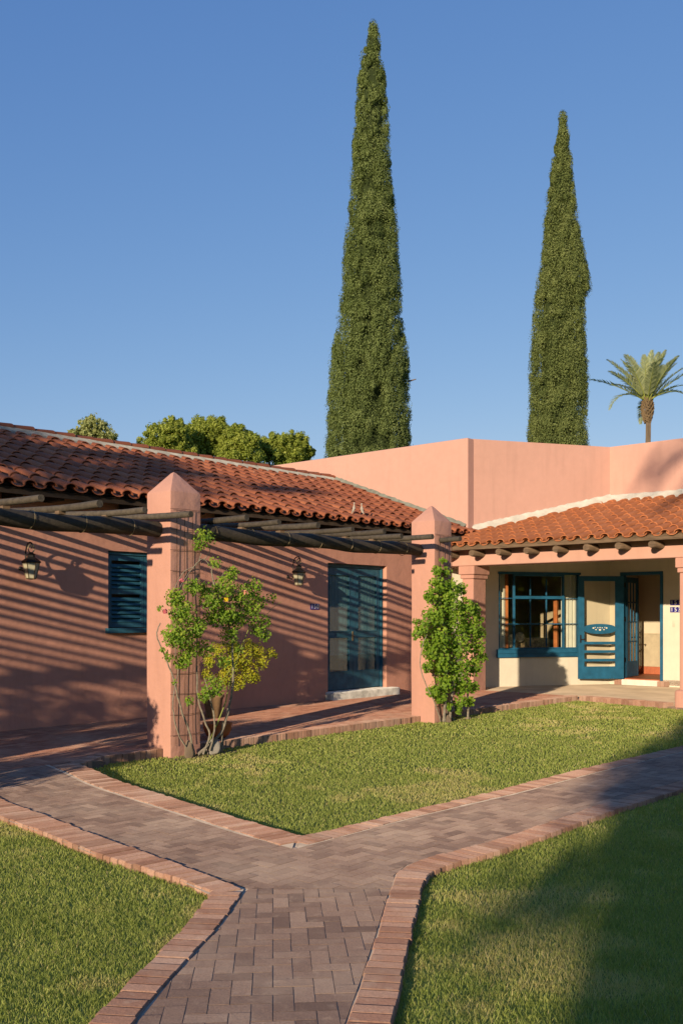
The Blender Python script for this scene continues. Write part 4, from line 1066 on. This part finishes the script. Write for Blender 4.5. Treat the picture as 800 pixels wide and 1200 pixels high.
for px,yaw,label in ((415.5,-10,'upright pale dove, the left of the pair near the roof edge'),(423,165,'pale dove with lowered tail, the right of the pair near the roof edge')):
    p=on_w(px,600,2.95); z=zl(2.95)+.115
    dove(Matrix.Translation((p.x,p.y,z+.03))@Matrix.Rotation(math.radians(yaw),4,'Z')@Matrix.Rotation(math.radians(-38),4,'Y')@Matrix.Scale(.55,4),label)

# ------------------------------------------------------------------ trees
def lobed(name,lobes,per,leaf,mat,parent,up=.3,tmean=.5,elong=1.0,shell=.55,rnd=.45,axis=None,wf=.6):
    C=np.repeat(lobes[:,:3],per,0); r=np.repeat(lobes[:,3],per); tl_=np.repeat(lobes[:,4],per); n=len(C)
    d=RNG.normal(size=(n,3)); d/=np.linalg.norm(d,axis=1,keepdims=True)
    q=shell+(1-shell)*RNG.random(n)
    P=C+d*(r*q)[:,None]*np.array([1,1,elong]); Nn=d+np.array([0,0,up])+RNG.normal(size=(n,3))*rnd
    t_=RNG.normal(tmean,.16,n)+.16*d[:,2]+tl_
    return leaves(name,P,Nn,leaf*RNG.uniform(.7,1.3,n),wf,t_,mat,parent,.15,axis)
def cypress(cx,Y,prof,mat,label,seed,bumps=()):
    s_=Y/FPX; X=(cx-400)*s_; t=thing('cypress_tree',label,'tree',Matrix.Translation((X,Y,LAWN)),'tall cypresses behind the house')
    r_=np.random.default_rng(seed); prof=sorted([(H+(720-y)*s_,(l-400)*s_,(r-400)*s_) for y,l,r in prof]); zz=np.array([p[0] for p in prof]); LL=np.array([p[1] for p in prof]); RR=np.array([p[2] for p in prof])
    rad=lambda z:(np.interp(z,zz,RR)-np.interp(z,zz,LL))/2; mid=lambda z:(np.interp(z,zz,RR)+np.interp(z,zz,LL))/2
    ztop=zz[-1]; lob=[]
    z=r_.uniform(.8,ztop,9000); keep=r_.random(9000)<(rad(z)/rad(zz[0]))+.10; z=z[keep][:1750]
    th=r_.uniform(0,2*np.pi,len(z)); R_=rad(z); lr=np.clip(r_.uniform(.14,.46,len(z))*(.5+.5*R_/R_.max()),.08,.46)
    rr=np.clip(R_-lr*r_.uniform(.55,.95,len(z)),0,None)
    Lb=np.stack([mid(z)+rr*np.cos(th),Y+rr*np.sin(th)*.95,z,lr,r_.normal(0,.17,len(z))],1)
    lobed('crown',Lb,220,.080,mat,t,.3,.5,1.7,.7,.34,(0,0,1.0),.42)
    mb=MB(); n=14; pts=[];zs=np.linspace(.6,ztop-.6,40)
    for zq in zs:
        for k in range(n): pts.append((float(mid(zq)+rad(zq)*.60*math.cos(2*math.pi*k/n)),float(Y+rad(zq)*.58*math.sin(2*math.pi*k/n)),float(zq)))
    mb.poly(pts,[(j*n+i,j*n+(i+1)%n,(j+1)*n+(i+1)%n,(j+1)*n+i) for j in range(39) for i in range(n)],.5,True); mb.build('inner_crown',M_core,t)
    mb=MB(); mb.tube([(X,Y,-.1),(X,Y,3),(float(mid(10)),Y,10)],[.3,.24,.12],10); mb.build('trunk',M_bark,t)
    if bumps:
        mb=MB()
        for (a,b1),(c_,d1) in bumps: mb.tube([((a-400)*s_,Y,H+(720-b1)*s_),((c_-400)*s_,Y-.1,H+(720-d1)*s_)],[.04,.02],5)
        mb.build('stray_branch',M_bark,t)
    return t
cypress(432,40,[(900,378,486),(720,380,483),(513,383,480),(443,385,480),(420,388,478),(397,392,474),(350,400,470),(280,405,466),(210,411,459),(140,415,455),(100,419,452),(70,423,449),(45,430,444),(27,436,438)],M_cyp,'taller dark green Italian cypress, left of the two, behind the pink parapet',11,[((478,447),(487,445))])
cypress(652,44,[(900,614,692),(720,616,690),(518,618,688),(483,620,686),(445,621,687),(430,621,687),(407,622,685),(380,623,684),(350,626,683),(338,628,690),(325,631,689),(292,635,682),(253,639,675),(215,643,672),(177,648,668),(157,653,665),(138,658,660)],M_cyp2,'shorter cypress with a bulge on its right side, right of the two',12)

def tree(name,label,px,Y,lobes_px,mat,leaf,per,base_py=None,group=None,seed=1,cat='tree',dens=1.0):
    """lobes_px: (px,py,r_px) main masses; each broken into smaller clumps"""
    s_=Y/FPX; X=(px-400)*s_; t=thing(name,label,cat,Matrix.Translation((X,Y,LAWN)),group); r_=np.random.default_rng(seed); L=[]
    for lx,ly,lr in lobes_px:
        c=np.array([(lx-400)*s_,Y+r_.uniform(-.3,.3)*lr*s_,H+(720-ly)*s_]); R_=lr*s_*1.12; n=int(44*dens)
        d=r_.normal(size=(n,3)); d/=np.linalg.norm(d,axis=1,keepdims=True); q=r_.uniform(.55,.95,(n,1))
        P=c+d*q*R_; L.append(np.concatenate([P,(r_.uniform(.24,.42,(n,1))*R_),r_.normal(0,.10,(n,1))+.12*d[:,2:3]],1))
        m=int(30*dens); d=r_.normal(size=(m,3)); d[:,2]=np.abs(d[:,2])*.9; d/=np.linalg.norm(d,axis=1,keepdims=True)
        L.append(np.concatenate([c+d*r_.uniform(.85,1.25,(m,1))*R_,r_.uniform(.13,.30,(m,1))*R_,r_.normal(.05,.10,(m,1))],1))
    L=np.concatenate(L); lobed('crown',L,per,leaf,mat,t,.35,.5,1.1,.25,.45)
    mb=MB(); zc=float(np.mean(L[:,2])); cxm=float(np.mean(L[:,0]))
    mb.tube([(X,Y,-.1),(X+.1,Y,zc*.5),(cxm,Y,zc)],[.28,.22,.12],9)
    for lx,ly,lr in lobes_px: cane(mb,[(X+.05,Y,zc*.55),((lx-400)*s_*.5+cxm*.5,Y,zc*.8),((lx-400)*s_,Y,H+(720-ly)*s_)],.12,.03)
    mb.build('trunk',M_bark,t); return t
G_='leafy trees beyond the tiled roof ridge'
tree('broadleaf_tree','small pale loose tree, leftmost above the tiled ridge',112,34,[(112,515,20),(98,520,13),(125,522,12),(110,503,12),(90,512,8),(112,560,25)],M_pale,.09,40,group=G_,seed=21,dens=.8)
tree('broadleaf_tree','rounded green tree over the ridge right of the pale tree',195,36,[(195,520,20),(180,528,14),(205,508,13),(172,535,12),(212,530,14),(196,560,30)],M_tree,.085,130,group=G_,seed=22)
tree('broadleaf_tree','tallest and broadest green tree over the tiled ridge',242,38,[(242,520,24),(228,512,14),(250,506,14),(258,520,14),(230,535,16),(244,560,32)],M_tree,.085,130,group=G_,seed=23)
tree('broadleaf_tree','green tree between the broadest tree and the low right one',282,37,[(282,522,17),(275,512,11),(290,518,10),(284,545,22),(268,530,10)],M_tree,.085,130,group=G_,seed=24)
tree('broadleaf_tree','low round green tree beside the pink parapet, rightmost above the ridge',335,39,[(340,530,18),(322,526,14),(355,532,11),(312,528,11),(335,555,26),(345,522,9)],M_tree,.085,130,group=G_,seed=25)

def palm(label,M,height,fl,nf,trunk_r,mat,name='palm_tree',seed=3,boot=True,w_leaf=.030,nl=46,up=None,grp=None):
    t=thing(name,label,'palm tree',M,grp); r_=random.Random(seed); mb=MB(M)
    n=14; mb.tube([(0.05*math.sin(i*.6),0,-.1+(height+.1)*i/n) for i in range(n+1)],[trunk_r*(1.15-.2*i/n) for i in range(n+1)],12,.5,True,.04); mb.build('trunk',M_bark,t)
    if boot:
        mb=MB(M)
        for i in range(90):
            a=i*2.4; z=height-1.15+1.2*i/90; rr=trunk_r*(1.2+1.0*math.sin(min(1,(i/90)*1.15)*math.pi*.8))
            p=Vector((rr*.75*math.cos(a),rr*.75*math.sin(a),z)); q=Vector((rr*1.12*math.cos(a),rr*1.12*math.sin(a),z+.17)); mb.tube([p,q],[.055,.035],5,r_.random())
        mb.build('frond_stubs',M_bark_palm,t)
    V=[];T=[]; mr=MB(M)
    for i in range(nf):
        a=i*2.39996+r_.uniform(-.2,.2); e=(up or (lambda i_:1.35-1.25*(i_/nf)**1.1))(i)+r_.uniform(-.08,.08); L=fl*r_.uniform(.85,1.05)*(.85 if e>1.1 else 1)
        P=[];p=Vector((.1*math.cos(a),.1*math.sin(a),height)); ee=e; m=12
        for k in range(m+1):
            P.append(p.copy()); p=p+Vector((math.cos(a)*math.cos(ee),math.sin(a)*math.cos(ee),math.sin(ee)))*(L/m); ee-=(.06+.085*(k/m))*(1.35 if e<.5 else .42)
        mr.tube(P,[.035*(1-.85*k/m) for k in range(m+1)],5,.5)
        side=Vector((-math.sin(a),math.cos(a),0))
        for k in range(nl):
            s_=.12+.88*k/nl; j=s_*m; i0=min(int(j),m-1); q=P[i0].lerp(P[i0+1],j-i0); dr=(P[i0+1]-P[i0]).normalized(); upv=side.cross(dr)*-1
            if upv.z<0: upv=-upv
            ll=fl*.155*math.sin(math.pi*min(1,.18+.80*s_))**.7
            for sd in (-1,1):
                dv=(dr*.75+side*sd*.75+upv*r_.uniform(.10,.45)+Vector((0,0,-.12))).normalized(); wv=dr*w_leaf*.5
                tip=q+dv*ll+Vector((0,0,-.05*ll)); md=q+dv*ll*.5
                V.append([M@(q-wv*.6),M@(q+wv*.6),M@(md+wv),M@tip,M@(md-wv)]); T.append(min(1,max(0,r_.gauss(.5,.18)+(.15 if e>.9 else 0))))
    mr.build('frond_ribs',M_greencane,t)
    tri_obj('fronds',np.array([[list(v) for v in q] for q in V]),5,np.array(T),mat,t,faces=[(0,1,2,3,4)])
    return t
M_bark_palm=flat('palm_boot',(.17,.12,.065),.9,.6,20,.35)
sp=50/FPX
palm('feather palm with upright fronds behind the right parapet',Matrix.Translation(((758-400)*sp,50,0)),H+(720-470)*sp,3.0,34,.135,M_palm,seed=5,up=lambda i:(1.5-.95*(i/31)**1.1) if i<31 else .35,w_leaf=.06)

# ------------------------------------------------------------------ plants and trees out of frame whose shade is in the photo
def bush(name,label,c,r,h,n,mat,seed,leaf=.07,group=None):
    t=thing(name,label,'shrub',Matrix.Translation((c.x,c.y,LAWN)),group); r_=np.random.default_rng(seed)
    m=n; d=r_.uniform(-1,1,(m,3)); d[:,2]=r_.uniform(-1,1,m)*(1-.25*(d[:,0]**2+d[:,1]**2)); q=np.ones((m,1))
    P=np.array([c.x,c.y,h*.5])+d*q*np.array([r*.85,r*.85,h*.5-.12]); P[:,2]=np.clip(P[:,2],.15,None)
    L=np.concatenate([P,r_.uniform(.16,.26,(m,1)),r_.normal(0,.1,(m,1))],1); lobed('foliage',L,70,leaf,mat,t,.3,.5,.9,.2)
    mb=MB(); 
    for i in range(6): 
        a=i*1.05; mb.tube([(c.x+.05*math.cos(a),c.y+.05*math.sin(a),LAWN-.05),(c.x+r*.4*math.cos(a),c.y+r*.4*math.sin(a),h*.5)],[.02,.01],6)
    mb.build('stems',M_cane,t); return t
bush('shrub','rounded green shrub on the lawn before the third pillar, just left of the view',uw(-4.75,-.80),.50,1.78,85,M_vine,31)
bush('shrub','broad green shrub on the terrace edge, left of the view',uw(-6.65,.25),.88,2.3,190,M_rose,32)
bush('shrub','tall green shrub by the farthest left pillar',uw(-9.6,.1),.8,2.75,120,M_rose,33)
B_='trees standing behind the viewpoint'
p=ca(-.62,-16); palm('tall palm behind the viewpoint, casting frond shade on the parapet',Matrix.Translation((p.x,p.y,0)),12.2,3.3,34,.17,M_palm,seed=8,w_leaf=.07,nl=36)
def back_tree(label,c,a,z0,z1,R,n,seed,leaf=.16,per=60):
    p=ca(c,a); t=thing('shade_tree',label,'tree',Matrix.Translation((p.x,p.y,LAWN)),B_); r_=np.random.default_rng(seed)
    d=r_.normal(size=(n,3)); d/=np.linalg.norm(d,axis=1,keepdims=True); q=r_.uniform(.2,.95,(n,1))
    P=np.array([p.x,p.y,(z0+z1)/2])+d*q*np.array([R,R,(z1-z0)/2])
    L=np.concatenate([P,r_.uniform(.3,.5,(n,1)),r_.normal(0,.1,(n,1))],1); lobed('crown',L,per,leaf,M_tree,t,.3,.5,.9,.2)
    mb=MB(); mb.tube([(p.x,p.y,-.1),(p.x+.05,p.y,z0+.5),(p.x,p.y,z1*.8)],[.17,.13,.05],9)
    for i in range(6): cane(mb,[(p.x,p.y,z0*.9),(p.x+R*.4*math.cos(i),p.y+R*.4*math.sin(i),(z0+z1)/2),(p.x+R*.8*math.cos(i),p.y+R*.8*math.sin(i),z1*.8)],.06,.02)
    mb.build('trunk',M_bark,t)
back_tree('broad low tree behind the viewpoint shading the near lawn',1.3,-10,.2,4.6,2.15,330,41,.2)
back_tree('high crowned tree behind the viewpoint shading the far path',-.32,-13,3.15,6.0,1.3,130,42,.18,80)
p=ca(-11.9,-28); t_=None
def pine(label,c,a,z0,z1,R,n,seed):
    p=ca(c,a); t=thing('shade_tree',label,'tree',Matrix.Translation((p.x,p.y,LAWN)),B_); r_=np.random.default_rng(seed)
    th=r_.uniform(0,2*np.pi,n); rr=R*np.sqrt(r_.random(n)); z=r_.uniform(z0,z1,n)
    L=np.stack([p.x+rr*np.cos(th),p.y+rr*np.sin(th),z,r_.uniform(.35,.6,n),r_.normal(0,.1,n)],1); lobed('crown',L,70,.28,M_tree,t,.3,.5,.7,.2)
    mb=MB(); mb.tube([(p.x,p.y,-.1),(p.x+.2,p.y,z0*.6),(p.x,p.y,z0+.4)],[.25,.2,.14],9)
    for i in range(7): cane(mb,[(p.x,p.y,z0*.93),(p.x+R*.4*math.cos(i*.9),p.y+R*.4*math.sin(i*.9),z0+.2),(p.x+R*.85*math.cos(i*.9),p.y+R*.85*math.sin(i*.9),(z0+z1)/2)],.09,.03)
    mb.build('trunk',M_bark,t); return t
pine('flat topped pine added behind the viewpoint to shade the old tiles',-11.95,-28,10.95,12.6,3.7,95,51)  # added unseen tree, crown shaped so its shade darkens the upper tile rows
# trees added out of view to cut low sky light on the walls
proto=None
for i,(x,y,sc_) in enumerate([(15,4,1.0),(17,11,1.15),(19,18,1.1),(13,-3,1.0),(22,25,1.2),(-3,-34,.7),(4,-33,.72),(11,-30,.8),(18,-24,1.1),(20,-12,1.2),(-10,-33,.6),(-22,-24,.75),(-26,-14,1.0),(-24,-2,1.2),(24,2,1.5)]):
    M=Matrix.Translation((x,y,LAWN))@Matrix.Rotation(i*1.3,4,'Z')@Matrix.Scale(sc_,4)
    if proto is None:
        proto=thing('sky_block_tree','x','tree',M,'added trees outside the view that block low sky light'); r_=np.random.default_rng(77); n=420
        d=r_.normal(size=(n,3)); d/=np.linalg.norm(d,axis=1,keepdims=True)
        P=np.array([x,y,4.3])+d*r_.uniform(.3,.95,(n,1))*np.array([3.4,3.4,4.2]); P[:,2]=np.clip(P[:,2],.3,None)
        L=np.concatenate([P,r_.uniform(.5,.8,(n,1)),r_.normal(0,.1,(n,1))],1); lobed('crown',L,45,.36,M_tree,proto,.3,.5,.9,.2)
        mb=MB(); mb.tube([(x,y,-.1),(x,y,3),(x,y,6)],[.3,.25,.1],9); mb.build('trunk',M_bark,proto); o=proto
    else: o=dup(proto,M,'x')
    o['label']='dark leafy tree added outside the view to block low sky light'
back_tree('wide tree behind the viewpoint at the far right',4.4,-9,.2,5.2,2.2,300,43,.2)

# ------------------------------------------------------------------ camera, light
cam=bpy.data.cameras.new('camera'); co=bpy.data.objects.new('camera',cam); COL.objects.link(co)
co.location=(0,0,H); co.rotation_euler=(math.radians(90),0,0)
cam.sensor_fit='VERTICAL'; cam.sensor_height=36; cam.sensor_width=24; cam.lens=36*FPX/1200
cam.shift_y=(720-600)/1200; cam.clip_start=.05; cam.clip_end=5000
SC.camera=co
el=math.radians(SUNEL); sd=Vector((SUNH.x*math.cos(el),SUNH.y*math.cos(el),-math.sin(el)))
ld=bpy.data.lights.new('sun','SUN'); ld.energy=5.0; ld.angle=math.radians(.55); ld.color=(1,.80,.58)
lo=bpy.data.objects.new('sun',ld); COL.objects.link(lo); lo.rotation_euler=sd.to_track_quat('-Z','Y').to_euler(); lo.location=(-20,-40,12)
w=bpy.data.worlds.new('World'); SC.world=w; w.use_nodes=True; t=w.node_tree
sky=t.nodes.new('ShaderNodeTexSky'); sky.sky_type='NISHITA'; sky.sun_disc=False; sky.sun_elevation=el; sky.sun_rotation=math.atan2(-SUNH.x,-SUNH.y)
sky.air_density=1.12; sky.dust_density=.0; sky.ozone_density=3.8; sky.altitude=600
sep=t.nodes.new('ShaderNodeSeparateColor'); com=t.nodes.new('ShaderNodeCombineColor'); t.links.new(sky.outputs[0],sep.inputs[0])
for i_,(p_,k_) in enumerate(((.97,1.04),(.74,1.12),(.45,2.0))):
    pw=t.nodes.new('ShaderNodeMath'); pw.operation='POWER'; pw.inputs[1].default_value=p_; ml=t.nodes.new('ShaderNodeMath'); ml.operation='MULTIPLY'; ml.inputs[1].default_value=k_
    t.links.new(sep.outputs[i_],pw.inputs[0]); t.links.new(pw.outputs[0],ml.inputs[0]); t.links.new(ml.outputs[0],com.inputs[i_])
t.links.new(com.outputs[0],t.nodes['Background'].inputs[0]); t.nodes['Background'].inputs[1].default_value=.148
vs=SC.view_settings; vs.view_transform='Standard'; vs.look='None'; vs.exposure=.18; vs.gamma=1; vs.use_curve_mapping=False
